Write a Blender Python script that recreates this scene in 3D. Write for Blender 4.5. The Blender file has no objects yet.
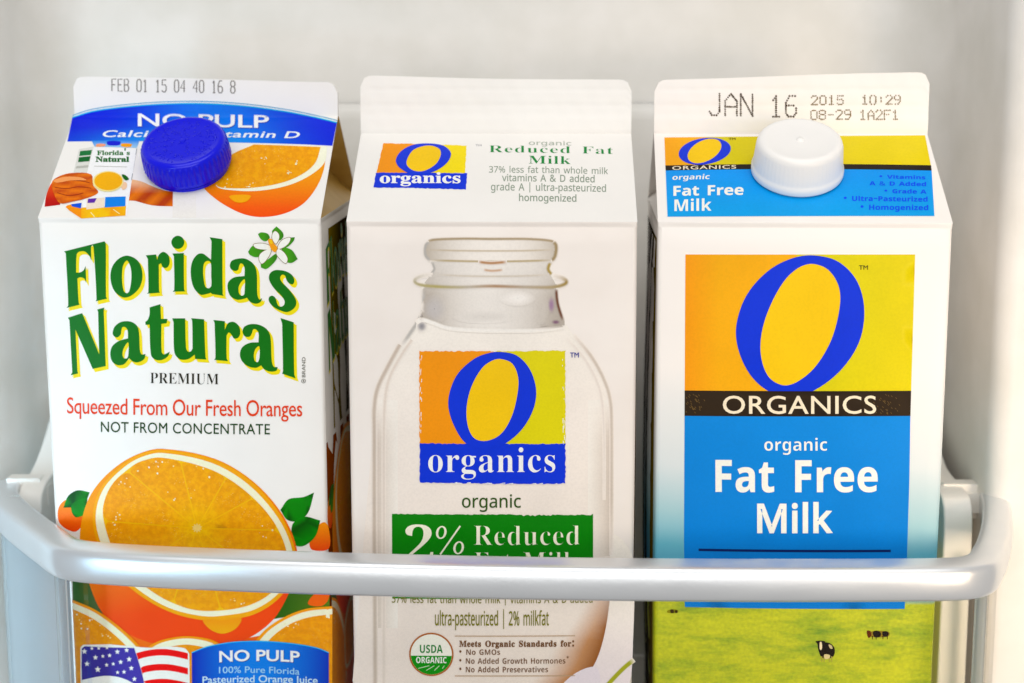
import bpy, bmesh, math, random
from mathutils import Vector, Matrix
from mathutils.geometry import delaunay_2d_cdt

random.seed(7)
scene = bpy.context.scene
MM = 0.001

# ------------------------------------------------------------------ camera
cam_data = bpy.data.cameras.new('camera')
cam_data.sensor_width = 36.0
cam_data.lens = 57.237
cam_data.clip_start = 0.01
cam_data.clip_end = 20.0
cam_data.dof.use_dof = True
cam_data.dof.focus_distance = 0.545
cam_data.dof.aperture_fstop = 9.0
camera = bpy.data.objects.new('camera', cam_data)
scene.collection.objects.link(camera)
camera.location = (0, 0, 0.24876)
camera.rotation_euler = (math.radians(90 - 9.7065), 0, 0)
scene.camera = camera

# ------------------------------------------------------------------ ambient and lamps
world = bpy.data.worlds.new('World')
scene.world = world
world.use_nodes = True
wbg = world.node_tree.nodes['Background']
wbg.inputs[0].default_value = (1.0, 0.99, 0.98, 1)
wbg.inputs[1].default_value = 0.44


def area_lamp(name, loc, aim, size, power, color, size_y=None, spread=180):
    d = bpy.data.lights.new(name, 'AREA')
    d.energy = power
    d.color = color
    d.shape = 'RECTANGLE'
    d.size = size
    d.size_y = size_y or size
    d.spread = math.radians(spread)
    o = bpy.data.objects.new(name, d)
    scene.collection.objects.link(o)
    o.location = loc
    o.rotation_euler = (Vector(aim) - Vector(loc)).to_track_quat('-Z', 'Y').to_euler()
    return o


area_lamp('kitchen_window_light', (0.05, -0.95, 0.40), (0.0, 0.55, 0.12), 1.3, 8.4, (1.0, 0.985, 0.965), 0.9)
area_lamp('overhead_fill_lamp', (0.0, -0.25, 1.5), (0.0, 0.58, 0.2), 1.4, 10.5, (1.0, 0.985, 0.965), 1.0)  # added fill from above that brightens the carton roofs
area_lamp('cool_side_fill', (-0.50, 0.0, 0.02), (-0.285, 0.6, 0.05), 0.2, 0.28, (0.45, 0.77, 1.0), spread=34)  # added bluish fill, confined to the left end of the bin
area_lamp('warm_side_fill', (0.46, 0.0, 0.12), (0.25, 0.6, 0.08), 0.2, 0.22, (1.0, 0.76, 0.52), spread=40)  # added warm fill for the liner and rail end on the right


scene.view_settings.view_transform = 'Standard'
scene.view_settings.look = 'None'
scene.view_settings.exposure = -0.02
scene.view_settings.gamma = 1.0
scene.view_settings.use_curve_mapping = False
try:
    scene.cycles.max_bounces = 10
    scene.cycles.transparent_max_bounces = 12
except Exception:
    pass


# ------------------------------------------------------------------ helpers
def lin(c):
    """'#rrggbb' or 0-255 triple -> linear rgb"""
    if isinstance(c, str):
        c = c.lstrip('#')
        c = tuple(int(c[i:i + 2], 16) for i in (0, 2, 4))
    out = []
    for v in c[:3]:
        v /= 255.0
        out.append(v / 12.92 if v <= 0.04045 else ((v + 0.055) / 1.055) ** 2.4)
    return tuple(out)


def mix(a, b, t):
    t = max(0.0, min(1.0, t))
    return tuple(x + (y - x) * t for x, y in zip(a, b))


def set_in(node, names, val):
    for n in names:
        if n in node.inputs:
            node.inputs[n].default_value = val
            return


def new_mat(name):
    m = bpy.data.materials.new(name)
    m.use_nodes = True
    nt = m.node_tree
    b = nt.nodes['Principled BSDF']
    return m, nt, b


def bump(nt, b, scale, strength, dist=0.0004, detail=3, coord='Object'):
    tc = nt.nodes.new('ShaderNodeTexCoord')
    n = nt.nodes.new('ShaderNodeTexNoise')
    n.inputs['Scale'].default_value = scale
    n.inputs['Detail'].default_value = detail
    bp = nt.nodes.new('ShaderNodeBump')
    bp.inputs['Strength'].default_value = strength
    bp.inputs['Distance'].default_value = dist
    nt.links.new(tc.outputs[coord], n.inputs['Vector'])
    nt.links.new(n.outputs['Fac'], bp.inputs['Height'])
    nt.links.new(bp.outputs['Normal'], b.inputs['Normal'])
    return n, tc


def plain(name, col, rough=0.45, metal=0.0, bscale=None, bstr=0.1, coat=0.0):
    m, nt, b = new_mat(name)
    b.inputs['Base Color'].default_value = (*lin(col), 1)
    b.inputs['Roughness'].default_value = rough
    b.inputs['Metallic'].default_value = metal
    set_in(b, ['Coat Weight'], coat)
    if bscale:
        bump(nt, b, bscale, bstr)
    return m


def mapped_noise_color(nt, b, c1, c2, scale, lo=0.4, hi=0.6, detail=4, stretch=(1, 1, 1)):
    tc = nt.nodes.new('ShaderNodeTexCoord')
    mp = nt.nodes.new('ShaderNodeMapping')
    mp.inputs['Scale'].default_value = stretch
    n = nt.nodes.new('ShaderNodeTexNoise')
    n.inputs['Scale'].default_value = scale
    n.inputs['Detail'].default_value = detail
    r = nt.nodes.new('ShaderNodeValToRGB')
    r.color_ramp.elements[0].position = lo
    r.color_ramp.elements[0].color = (*c1, 1)
    r.color_ramp.elements[1].position = hi
    r.color_ramp.elements[1].color = (*c2, 1)
    nt.links.new(tc.outputs['Object'], mp.inputs['Vector'])
    nt.links.new(mp.outputs[0], n.inputs['Vector'])
    nt.links.new(n.outputs['Fac'], r.inputs['Fac'])
    return r


def paper_bump(nt, b):
    """fine board fibre over slow dents and ripples"""
    n, tc = bump(nt, b, 260, 0.14, 0.0003, 4)
    fine = b.inputs['Normal'].links[0].from_node
    n2 = nt.nodes.new('ShaderNodeTexNoise')
    n2.inputs['Scale'].default_value = 24
    n2.inputs['Detail'].default_value = 2
    nt.links.new(tc.outputs['Object'], n2.inputs['Vector'])
    bp = nt.nodes.new('ShaderNodeBump')
    bp.inputs['Strength'].default_value = 0.5
    bp.inputs['Distance'].default_value = 0.0016
    nt.links.new(n2.outputs['Fac'], bp.inputs['Height'])
    nt.links.new(bp.outputs['Normal'], fine.inputs['Normal'])


MAT = {}
# paperboard, slightly fibrous, lightly coated
def board(name, c1, c2, rough=0.42):
    m, nt, b = new_mat(name)
    r = mapped_noise_color(nt, b, lin(c1), lin(c2), 35, 0.35, 0.65)
    nt.links.new(r.outputs['Color'], b.inputs['Base Color'])
    b.inputs['Roughness'].default_value = rough
    paper_bump(nt, b)
    return m


MAT['board_white'] = board('board_white', '#f0ede8', '#f4f1ec')
MAT['board_cream'] = board('board_cream', '#ede4dc', '#f2eae3')
MAT['board_warm'] = board('board_warm', '#f6f0ea', '#f8f3ee')
MAT['board_gold'] = board('board_gold', '#b48a34', '#d8b468')
MAT['raw_edge'] = plain('raw_edge', '#e3d8c6', 0.7, 0, 600, 0.3)


def ramp_nodes(nt, src, stops):
    r = nt.nodes.new('ShaderNodeValToRGB')
    e = r.color_ramp.elements
    while len(e) < len(stops):
        e.new(0.5)
    for el, (p, c) in zip(e, stops):
        el.position = p
        el.color = (*lin(c), 1)
    nt.links.new(src, r.inputs['Fac'])
    return r


def meadow_board():
    """fat free milk carton: white top, printed sky fading to blue, printed meadow"""
    m, nt, b = new_mat('board_meadow')
    tc = nt.nodes.new('ShaderNodeTexCoord')
    sp = nt.nodes.new('ShaderNodeSeparateXYZ')
    nt.links.new(tc.outputs['Object'], sp.inputs[0])
    mr = nt.nodes.new('ShaderNodeMapRange')
    mr.inputs['From Min'].default_value = 0.0
    mr.inputs['From Max'].default_value = 0.197
    nt.links.new(sp.outputs['Z'], mr.inputs['Value'])
    # wobble for the cloud edge of the printed sky
    n = nt.nodes.new('ShaderNodeTexNoise')
    n.inputs['Scale'].default_value = 28
    n.inputs['Detail'].default_value = 4
    nt.links.new(tc.outputs['Object'], n.inputs['Vector'])
    ma = nt.nodes.new('ShaderNodeMath'); ma.operation = 'MULTIPLY_ADD'
    ma.inputs[1].default_value = 0.07
    nt.links.new(n.outputs['Fac'], ma.inputs[0])
    nt.links.new(mr.outputs[0], ma.inputs[2])
    sky = ramp_nodes(nt, ma.outputs[0], [(0.0, '#3aa0d8'), (0.40, '#3f9fcb'), (0.47, '#5fb2c6'), (0.53, '#a3cbd2'), (0.62, '#d9e1e2'), (0.80, '#f6f0ea')])
    # meadow
    mp = nt.nodes.new('ShaderNodeMapping')
    mp.inputs['Scale'].default_value = (0.45, 0.45, 1.5)
    nt.links.new(tc.outputs['Object'], mp.inputs['Vector'])
    n2 = nt.nodes.new('ShaderNodeTexNoise')
    n2.inputs['Scale'].default_value = 85
    n2.inputs['Detail'].default_value = 10
    n2.inputs['Roughness'].default_value = 0.74
    nt.links.new(mp.outputs[0], n2.inputs['Vector'])
    grass = ramp_nodes(nt, n2.outputs['Fac'], [(0.30, '#6f9408'), (0.42, '#9fb004'), (0.53, '#c0c402'), (0.72, '#d8d606')])
    n3 = nt.nodes.new('ShaderNodeTexNoise')
    n3.inputs['Scale'].default_value = 900
    n3.inputs['Detail'].default_value = 2
    nt.links.new(tc.outputs['Object'], n3.inputs['Vector'])
    mx0 = nt.nodes.new('ShaderNodeMix'); mx0.data_type = 'RGBA'; mx0.blend_type = 'OVERLAY'
    mx0.inputs[0].default_value = 0.28
    nt.links.new(grass.outputs[0], mx0.inputs[6])
    nt.links.new(n3.outputs['Fac'], mx0.inputs[7])
    st = nt.nodes.new('ShaderNodeMapRange')
    st.inputs['From Min'].default_value = 0.340
    st.inputs['From Max'].default_value = 0.350
    nt.links.new(mr.outputs[0], st.inputs['Value'])
    mx = nt.nodes.new('ShaderNodeMix'); mx.data_type = 'RGBA'
    nt.links.new(st.outputs[0], mx.inputs[0])
    nt.links.new(mx0.outputs[2], mx.inputs[6])
    nt.links.new(sky.outputs[0], mx.inputs[7])
    nt.links.new(mx.outputs[2], b.inputs['Base Color'])
    b.inputs['Roughness'].default_value = 0.42
    paper_bump(nt, b)
    return m


MAT['board_meadow'] = meadow_board()


def ink_mat(name, rough=0.36, speck=None, seg=None):
    """printing ink whose colour is stored on the print; speck adds printed juice-cell texture"""
    m, nt, b = new_mat(name)
    at = nt.nodes.new('ShaderNodeAttribute')
    at.attribute_name = 'ink'
    src = at.outputs['Color']
    if speck:
        uv = nt.nodes.new('ShaderNodeUVMap'); uv.uv_map = 'art'
        v = nt.nodes.new('ShaderNodeTexVoronoi')
        v.inputs['Scale'].default_value = speck[0]
        v.inputs['Randomness'].default_value = 1.0
        nt.links.new(uv.outputs[0], v.inputs['Vector'])
        n = nt.nodes.new('ShaderNodeTexNoise')
        n.inputs['Scale'].default_value = speck[0] * 0.35
        n.inputs['Detail'].default_value = 5
        n.inputs['Roughness'].default_value = 0.7
        nt.links.new(uv.outputs[0], n.inputs['Vector'])
        r = ramp_nodes(nt, n.outputs['Fac'], [(0.34, '#d89a50'), (0.48, '#f0c080'), (0.58, '#fff0c0'), (0.70, '#ffffff')])
        mu = nt.nodes.new('ShaderNodeMix'); mu.data_type = 'RGBA'; mu.blend_type = 'MULTIPLY'
        mu.inputs[0].default_value = 0.42
        nt.links.new(src, mu.inputs[6]); nt.links.new(r.outputs[0], mu.inputs[7])
        # bright cell glints
        r2 = ramp_nodes(nt, v.outputs['Distance'], [(0.0, '#ffffff'), (0.16, '#d8d8d8'), (0.26, '#000000'), (1.0, '#000000')])
        n2 = nt.nodes.new('ShaderNodeTexNoise')
        n2.inputs['Scale'].default_value = speck[0] * 0.12
        nt.links.new(uv.outputs[0], n2.inputs['Vector'])
        r3 = ramp_nodes(nt, n2.outputs['Fac'], [(0.52, '#000000'), (0.68, '#ffffff')])
        mm = nt.nodes.new('ShaderNodeMix'); mm.data_type = 'RGBA'; mm.blend_type = 'MULTIPLY'
        mm.inputs[0].default_value = 1.0
        nt.links.new(r2.outputs[0], mm.inputs[6]); nt.links.new(r3.outputs[0], mm.inputs[7])
        fin = nt.nodes.new('ShaderNodeMix'); fin.data_type = 'RGBA'
        sc = nt.nodes.new('ShaderNodeMath'); sc.operation = 'MULTIPLY'; sc.inputs[1].default_value = 0.75
        nt.links.new(mm.outputs[2], sc.inputs[0])
        nt.links.new(sc.outputs[0], fin.inputs[0])
        nt.links.new(mu.outputs[2], fin.inputs[6])
        fin.inputs[7].default_value = (*lin('#ffdf8a'), 1)
        src = fin.outputs[2]
    tc = nt.nodes.new('ShaderNodeTexCoord')
    for sc_, k_ in ((1300, 0.045), (45, 0.05)):
        nn = nt.nodes.new('ShaderNodeTexNoise'); nn.inputs['Scale'].default_value = sc_; nn.inputs['Detail'].default_value = 3
        nt.links.new(tc.outputs['Object'], nn.inputs['Vector'])
        rr_ = nt.nodes.new('ShaderNodeMapRange'); rr_.inputs['From Min'].default_value = 0.35; rr_.inputs['From Max'].default_value = 0.6
        rr_.inputs['To Min'].default_value = 1 - k_; rr_.inputs['To Max'].default_value = 1.0
        nt.links.new(nn.outputs['Fac'], rr_.inputs['Value'])
        mv = nt.nodes.new('ShaderNodeMix'); mv.data_type = 'RGBA'; mv.blend_type = 'MULTIPLY'; mv.inputs[0].default_value = 1.0
        nt.links.new(src, mv.inputs[6]); nt.links.new(rr_.outputs[0], mv.inputs[7])
        src = mv.outputs[2]
    nt.links.new(src, b.inputs['Base Color'])
    b.inputs['Roughness'].default_value = rough
    set_in(b, ['Specular IOR Level'], 0.12)
    paper_bump(nt, b)
    return m


def satin_rail():
    m, nt, b = new_mat('satin_rail')
    b.inputs['Base Color'].default_value = (*lin('#dcdfe2'), 1)
    b.inputs['Metallic'].default_value = 0.7
    tc = nt.nodes.new('ShaderNodeTexCoord')
    mp = nt.nodes.new('ShaderNodeMapping'); mp.inputs['Scale'].default_value = (0.25, 1, 1)
    nt.links.new(tc.outputs['Object'], mp.inputs['Vector'])
    n = nt.nodes.new('ShaderNodeTexNoise'); n.inputs['Scale'].default_value = 160; n.inputs['Detail'].default_value = 6
    nt.links.new(mp.outputs[0], n.inputs['Vector'])
    r = nt.nodes.new('ShaderNodeMapRange'); r.inputs['To Min'].default_value = 0.22; r.inputs['To Max'].default_value = 0.42
    nt.links.new(n.outputs['Fac'], r.inputs['Value'])
    nt.links.new(r.outputs[0], b.inputs['Roughness'])
    bump(nt, b, 700, 0.06)
    return m


MAT['ink'] = ink_mat('printing_ink')
MAT['side_shade_ink'] = ink_mat('side_shade_ink', 0.95)  # for the brown side print and the shade painted in the gaps
set_in(MAT['side_shade_ink'].node_tree.nodes['Principled BSDF'], ['Specular IOR Level'], 0.0)
MAT['pulp_ink'] = ink_mat('orange_pulp_ink', speck=(46,))
MAT['cap_blue'] = plain('cap_blue', '#0006dc', 0.2, 0, 500, 0.25)
set_in(MAT['cap_blue'].node_tree.nodes['Principled BSDF'], ['Specular IOR Level'], 0.35)
MAT['cap_white'] = plain('cap_white', '#f4f2ef', 0.34, 0, 300, 0.06)
MAT['rail'] = satin_rail()
MAT['liner'] = board('liner_plastic', '#dad8d2', '#e4e2de', 0.4)
MAT['bin_white'] = plain('bin_white_plastic', '#ece8e1', 0.4, 0, 200, 0.05)
MAT['gasket'] = plain('red_brown_strip', '#8a2a1c', 0.5)


def clear_plastic(name, tint, frost, fcol, ior=1.46):
    m = bpy.data.materials.new(name)
    m.use_nodes = True
    nt = m.node_tree
    nt.nodes.clear()
    out = nt.nodes.new('ShaderNodeOutputMaterial')
    tr = nt.nodes.new('ShaderNodeBsdfTransparent'); tr.inputs[0].default_value = (*tint, 1)
    gl = nt.nodes.new('ShaderNodeBsdfGlossy'); gl.inputs['Roughness'].default_value = 0.06
    df = nt.nodes.new('ShaderNodeBsdfDiffuse'); df.inputs[0].default_value = (*lin(fcol), 1)
    tl = nt.nodes.new('ShaderNodeBsdfTranslucent'); tl.inputs[0].default_value = (*lin(fcol), 1)
    m0 = nt.nodes.new('ShaderNodeMixShader'); m0.inputs[0].default_value = 0.5
    nt.links.new(df.outputs[0], m0.inputs[1]); nt.links.new(tl.outputs[0], m0.inputs[2])
    m1 = nt.nodes.new('ShaderNodeMixShader'); m1.inputs[0].default_value = frost
    nt.links.new(tr.outputs[0], m1.inputs[1]); nt.links.new(m0.outputs[0], m1.inputs[2])
    fr = nt.nodes.new('ShaderNodeFresnel'); fr.inputs['IOR'].default_value = ior
    m2 = nt.nodes.new('ShaderNodeMixShader')
    nt.links.new(fr.outputs[0], m2.inputs[0])
    nt.links.new(m1.outputs[0], m2.inputs[1]); nt.links.new(gl.outputs[0], m2.inputs[2])
    nt.links.new(m2.outputs[0], out.inputs['Surface'])
    return m


MAT['clear'] = clear_plastic('clear_plastic', (0.99, 0.995, 0.995), 0.0, '#ffffff', 1.14)
MAT['clear_blue'] = clear_plastic('clear_blue_plastic', (0.92, 0.97, 0.99), 0.7, '#eaf4f9', 1.25)
MAT['clear_edge'] = clear_plastic('clear_edge_plastic', (0.90, 0.94, 0.95), 0.5, '#eef0ee', 1.3)


def link(name, me, mat=None, parent=None, smooth=True):
    if mat is not None:
        for mm_ in (mat if isinstance(mat, (list, tuple)) else [mat]):
            me.materials.append(mm_)
    if smooth:
        for p in me.polygons:
            p.use_smooth = True
    o = bpy.data.objects.new(name, me)
    scene.collection.objects.link(o)
    if parent is not None:
        o.parent = parent
    return o


def mesh_from(verts, faces, name='mesh'):
    me = bpy.data.meshes.new(name)
    me.from_pydata([tuple(v) for v in verts], [], faces)
    me.validate()
    me.update()
    return me


def autosmooth(o, ang=35):
    me = o.data
    bm = bmesh.new(); bm.from_mesh(me)
    for e in bm.edges:
        if len(e.link_faces) == 2 and e.calc_face_angle(0) > math.radians(ang):
            e.smooth = False
    bm.to_mesh(me); bm.free()


def recalc(me):
    bm = bmesh.new(); bm.from_mesh(me)
    bmesh.ops.recalc_face_normals(bm, faces=bm.faces)
    bm.to_mesh(me); bm.free()


def tag(o, label=None, cat=None, kind=None, group=None):
    if label: o['label'] = label
    if cat: o['category'] = cat
    if kind: o['kind'] = kind
    if group: o['group'] = group


def thing(name, loc, rotz, label, cat, group=None):
    o = bpy.data.objects.new(name, None)
    scene.collection.objects.link(o)
    o.location = loc
    o.rotation_euler = (0, 0, rotz)
    o.empty_display_size = 0.02
    tag(o, label, cat, None, group)
    return o


def profile_extrude(pts, z0, z1, nz=1):
    """open XY profile (mm) swept up in z"""
    v, f = [], []
    for k in range(nz + 1):
        z = z0 + (z1 - z0) * k / nz
        for x, y in pts:
            v.append((x * MM, y * MM, z * MM))
    n = len(pts)
    for k in range(nz):
        for i in range(n - 1):
            f.append((k * n + i, k * n + i + 1, (k + 1) * n + i + 1, (k + 1) * n + i))
    return v, f


def arc_pts(cx, cy, r, a0, a1, n):
    return [(cx + r * math.cos(math.radians(a0 + (a1 - a0) * i / n)), cy + r * math.sin(math.radians(a0 + (a1 - a0) * i / n))) for i in range(n + 1)]


def smooth_path(pts, n=6, closed=False):
    out = []
    m = len(pts)
    rng = m if closed else m - 1
    for i in range(rng):
        if closed:
            p0, p1, p2, p3 = pts[(i - 1) % m], pts[i], pts[(i + 1) % m], pts[(i + 2) % m]
        else:
            p0, p1, p2, p3 = pts[max(i - 1, 0)], pts[i], pts[i + 1], pts[min(i + 2, m - 1)]
        for k in range(n):
            t = k / n
            out.append(tuple(0.5 * (2 * b + (c - a) * t + (2 * a - 5 * b + 4 * c - d) * t * t + (3 * b - a - 3 * c + d) * t ** 3)
                             for a, b, c, d in zip(p0, p1, p2, p3)))
    if not closed:
        out.append(tuple(pts[-1]))
    return out


def sweep(path, section, closed_section=True, cap=True):
    """sweep a (side, up) section in mm along an XY-plane path of (x, y, z) mm"""
    v, f = [], []
    n = len(path); m = len(section)
    for i, p in enumerate(path):
        a = Vector(path[max(i - 1, 0)]); b = Vector(path[min(i + 1, n - 1)])
        d = (b - a); d.z = 0; d.normalize()
        side = Vector((d.y, -d.x, 0))
        for s, u in section:
            q = Vector(p) + side * s + Vector((0, 0, u))
            v.append(q * MM)
    for i in range(n - 1):
        for j in range(m if closed_section else m - 1):
            f.append((i * m + j, i * m + (j + 1) % m, (i + 1) * m + (j + 1) % m, (i + 1) * m + j))
    if cap and closed_section:
        f.append(tuple(range(m - 1, -1, -1)))
        f.append(tuple((n - 1) * m + j for j in range(m)))
    return v, f


def plate(poly_yz, x0, x1):
    """YZ outline (mm) extruded between x0 and x1"""
    n = len(poly_yz)
    v = [(x0 * MM, y * MM, z * MM) for y, z in poly_yz] + [(x1 * MM, y * MM, z * MM) for y, z in poly_yz]
    f = [tuple(range(n)), tuple(range(2 * n - 1, n - 1, -1))]
    for i in range(n):
        j = (i + 1) % n
        f.append((i, i + n, j + n, j))
    return v, f


# ------------------------------------------------------------------ the refrigerator door: liner and shelf floor
def build_door():
    prof = [(-330, 566), (-246, 567), (-234, 572), (-222, 590), (-206, 610), (-197, 623)]
    prof += arc_pts(-161, 636, 33, 172, 92, 12)
    prof += [(-120, 669.5), (0, 670), (120, 669.5)]
    prof += arc_pts(145, 641, 28, 88, 6, 12)
    prof += [(174.5, 612)] + arc_pts(183, 587, 8, 180, 262, 6) + [(215, 578), (330, 577)]
    v, f = profile_extrude(prof, -20, 420, 1)
    me = mesh_from(v, f, 'door_liner')
    o = link('door_liner', me, MAT['liner'])
    autosmooth(o, 50)
    tag(o, 'pale moulded plastic inner liner of the refrigerator door', 'door liner', 'structure')
    # raised lower section of the back, with a soft ledge on top
    sec = [(669, 0), (661.5, 0), (661.0, 226), (661.6, 229.5), (663.0, 231.6), (665.5, 232.4), (669, 232.5)]
    vv, ff = [], []
    for x in (-150, 150):
        for y, z in sec:
            vv.append((x * MM, y * MM, z * MM))
    n = len(sec)
    for i in range(n - 1):
        ff.append((i, i + 1, n + i + 1, n + i))
    ff += [tuple(range(n)), tuple(range(2 * n - 1, n - 1, -1))]
    me = mesh_from(vv, ff, 'liner_ledge'); recalc(me)
    o2 = link('liner_ledge', me, MAT['liner'], o)
    autosmooth(o2, 40)
    # shelf floor the cartons stand on
    bm = bmesh.new()
    bmesh.ops.create_cube(bm, size=1)
    for q in bm.verts:
        q.co = Vector((q.co.x * 0.356 - 0.002, 0.582 + q.co.y * 0.16, -0.003 + q.co.z * 0.006))
    bmesh.ops.bevel(bm, geom=bm.edges[:], offset=0.001, segments=2, affect='EDGES')
    me = bpy.data.meshes.new('shelf_floor'); bm.to_mesh(me); bm.free()
    o3 = link('shelf_floor', me, MAT['bin_white'])
    autosmooth(o3)
    tag(o3, 'white plastic floor of the door shelf under the cartons', 'shelf', 'structure')


build_door()

RAIL_Z = 85.2
RAIL_PATH = [(-192.5, 608), (-191.5, 598), (-188.5, 587), (-180, 571), (-169.5, 554.5), (-158, 537.5), (-152.3, 529), (-147.6, 523.8), (-140.5, 520.4), (-131, 518), (-118, 515.6),
             (-102, 513.3), (-79, 510.4), (-56, 508), (-20, 505), (12, 503), (45, 501.8), (76, 501.2), (102, 501.2), (124, 501.5), (140, 502.3), (147.5, 504.2), (152.5, 508.5), (156, 515.5), (161, 527), (168, 546), (174.5, 567), (179, 585), (180.5, 594)]


def build_bin():
    root = thing('door_bin', (0, 0, 0), 0, 'refrigerator door bin with a pale satin guard rail and clear plastic walls', 'door bin')
    path = smooth_path([(x, y, RAIL_Z) for x, y in RAIL_PATH], 5)
    # rounded section: flat sloping top, full round front, thinner underside
    sec = smooth_path([(-5.0, -2.0), (-4.9, -4.8), (-3.8, -5.9), (0, -6.2), (3.0, -6.0), (4.6, -5.0), (5.3, -3.2), (5.5, 0), (5.2, 3.2), (4.4, 4.9), (2.9, 5.6), (-0.8, 6.1), (-3.8, 6.2), (-4.9, 5.2), (-5.1, 2.0)], 4, True)
    v, f = sweep(path, sec)
    me = mesh_from(v, f, 'guard_rail'); recalc(me)
    rail = link('guard_rail', me, MAT['rail'], root)
    autosmooth(rail, 50)
    # clear wall hanging under the rail, all the way round
    def wall(name, i0, i1, mat, z0=0.5, z1=79.5, off=0.0, th=1.2):
        s = [(off - th, z0 - RAIL_Z), (off + th, z0 - RAIL_Z), (off + th, z1 - RAIL_Z), (off - th, z1 - RAIL_Z)]
        pv, pf = sweep(path[i0:i1], s)
        m_ = mesh_from(pv, pf, name); recalc(m_)
        o_ = link(name, m_, mat, root)
        autosmooth(o_, 40)
        return o_
    # find path indices of the two corners
    li = min(range(len(path)), key=lambda i: abs(path[i][0] + 143.5) + abs(path[i][1] - 521))
    ri = min(range(len(path)), key=lambda i: abs(path[i][0] - 150.5) + abs(path[i][1] - 506))
    wall('clear_front_wall', li + 1, ri, MAT['clear'])
    wall('clear_side_wall', 1, li - 7, MAT['clear_blue'])
    wall('clear_corner_wall', li - 7, li + 1, MAT['clear'])
    wall('clear_side_wall', ri + 1, len(path) - 5, MAT['clear'])
    # moulded vertical ribs on the corners of the clear walls
    def rib(x, y, r, mat, z1=79):
        bm = bmesh.new()
        bmesh.ops.create_cone(bm, cap_ends=True, segments=16, radius1=r * MM, radius2=r * MM, depth=(z1 - 1) * MM)
        m_ = bpy.data.meshes.new('corner_rib'); bm.to_mesh(m_); bm.free()
        o_ = link('corner_rib', m_, mat, root)
        o_.location = (x * MM, y * MM, (z1 + 1) / 2 * MM)
        autosmooth(o_, 50)
    glass = MAT['clear_edge']
    rib(-153.5, 530.5, 1.6, glass)
    rib(-188.5, 587, 2.2, glass)
    rib(153, 509.4, 2.0, glass)
    rib(174, 576, 2.0, glass)
    # squared blocks that carry the rail ends
    for cx, cy, w in ((-186, 605, 18.6), (171.0, 597, 24)):
        bm = bmesh.new(); bmesh.ops.create_cube(bm, size=1)
        for q in bm.verts:
            q.co = Vector(((cx + q.co.x * w) * MM, (cy + q.co.y * 13) * MM, (86.2 + q.co.z * 13.4) * MM))
        bmesh.ops.bevel(bm, geom=bm.edges[:], offset=0.003, segments=4, affect='EDGES')
        m_ = bpy.data.meshes.new('rail_end_block'); bm.to_mesh(m_); bm.free()
        o_ = link('rail_end_block', m_, MAT['bin_white'], root)
        autosmooth(o_, 40)
    # white side brackets with a swept top edge rising to the back
    for x0, x1, y0 in ((-186, -177, 592), (158.5, 169, 577)):
        top = smooth_path([(y0, 78), (y0 + .6, 84), (y0 + 3, 89), (y0 + 9, 91.6), (612, 93.4), (622, 97), (634, 103.5), (648, 113), (656, 117)], 5)
        prof = [(y0, 2)] + top + [(656, 2)]
        bv, bf = plate(prof, x0, x1)
        m_ = mesh_from(bv, bf, 'side_bracket'); recalc(m_)
        o_ = link('side_bracket', m_, MAT['bin_white'], root)
        mod = o_.modifiers.new('soft', 'BEVEL'); mod.width = 0.0016; mod.segments = 3
        autosmooth(o_, 30)
    # narrow red-brown strip seen through the right wall
    bm = bmesh.new(); bmesh.ops.create_cube(bm, size=1)
    for q in bm.verts:
        q.co = Vector((0.1690 + q.co.x * 0.0022, 0.566 + q.co.y * 0.002, 0.036 + q.co.z * 0.072))
    m_ = bpy.data.meshes.new('edge_strip'); bm.to_mesh(m_); bm.free()
    link('edge_strip', m_, MAT['gasket'], root, False)


build_bin()

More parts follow.
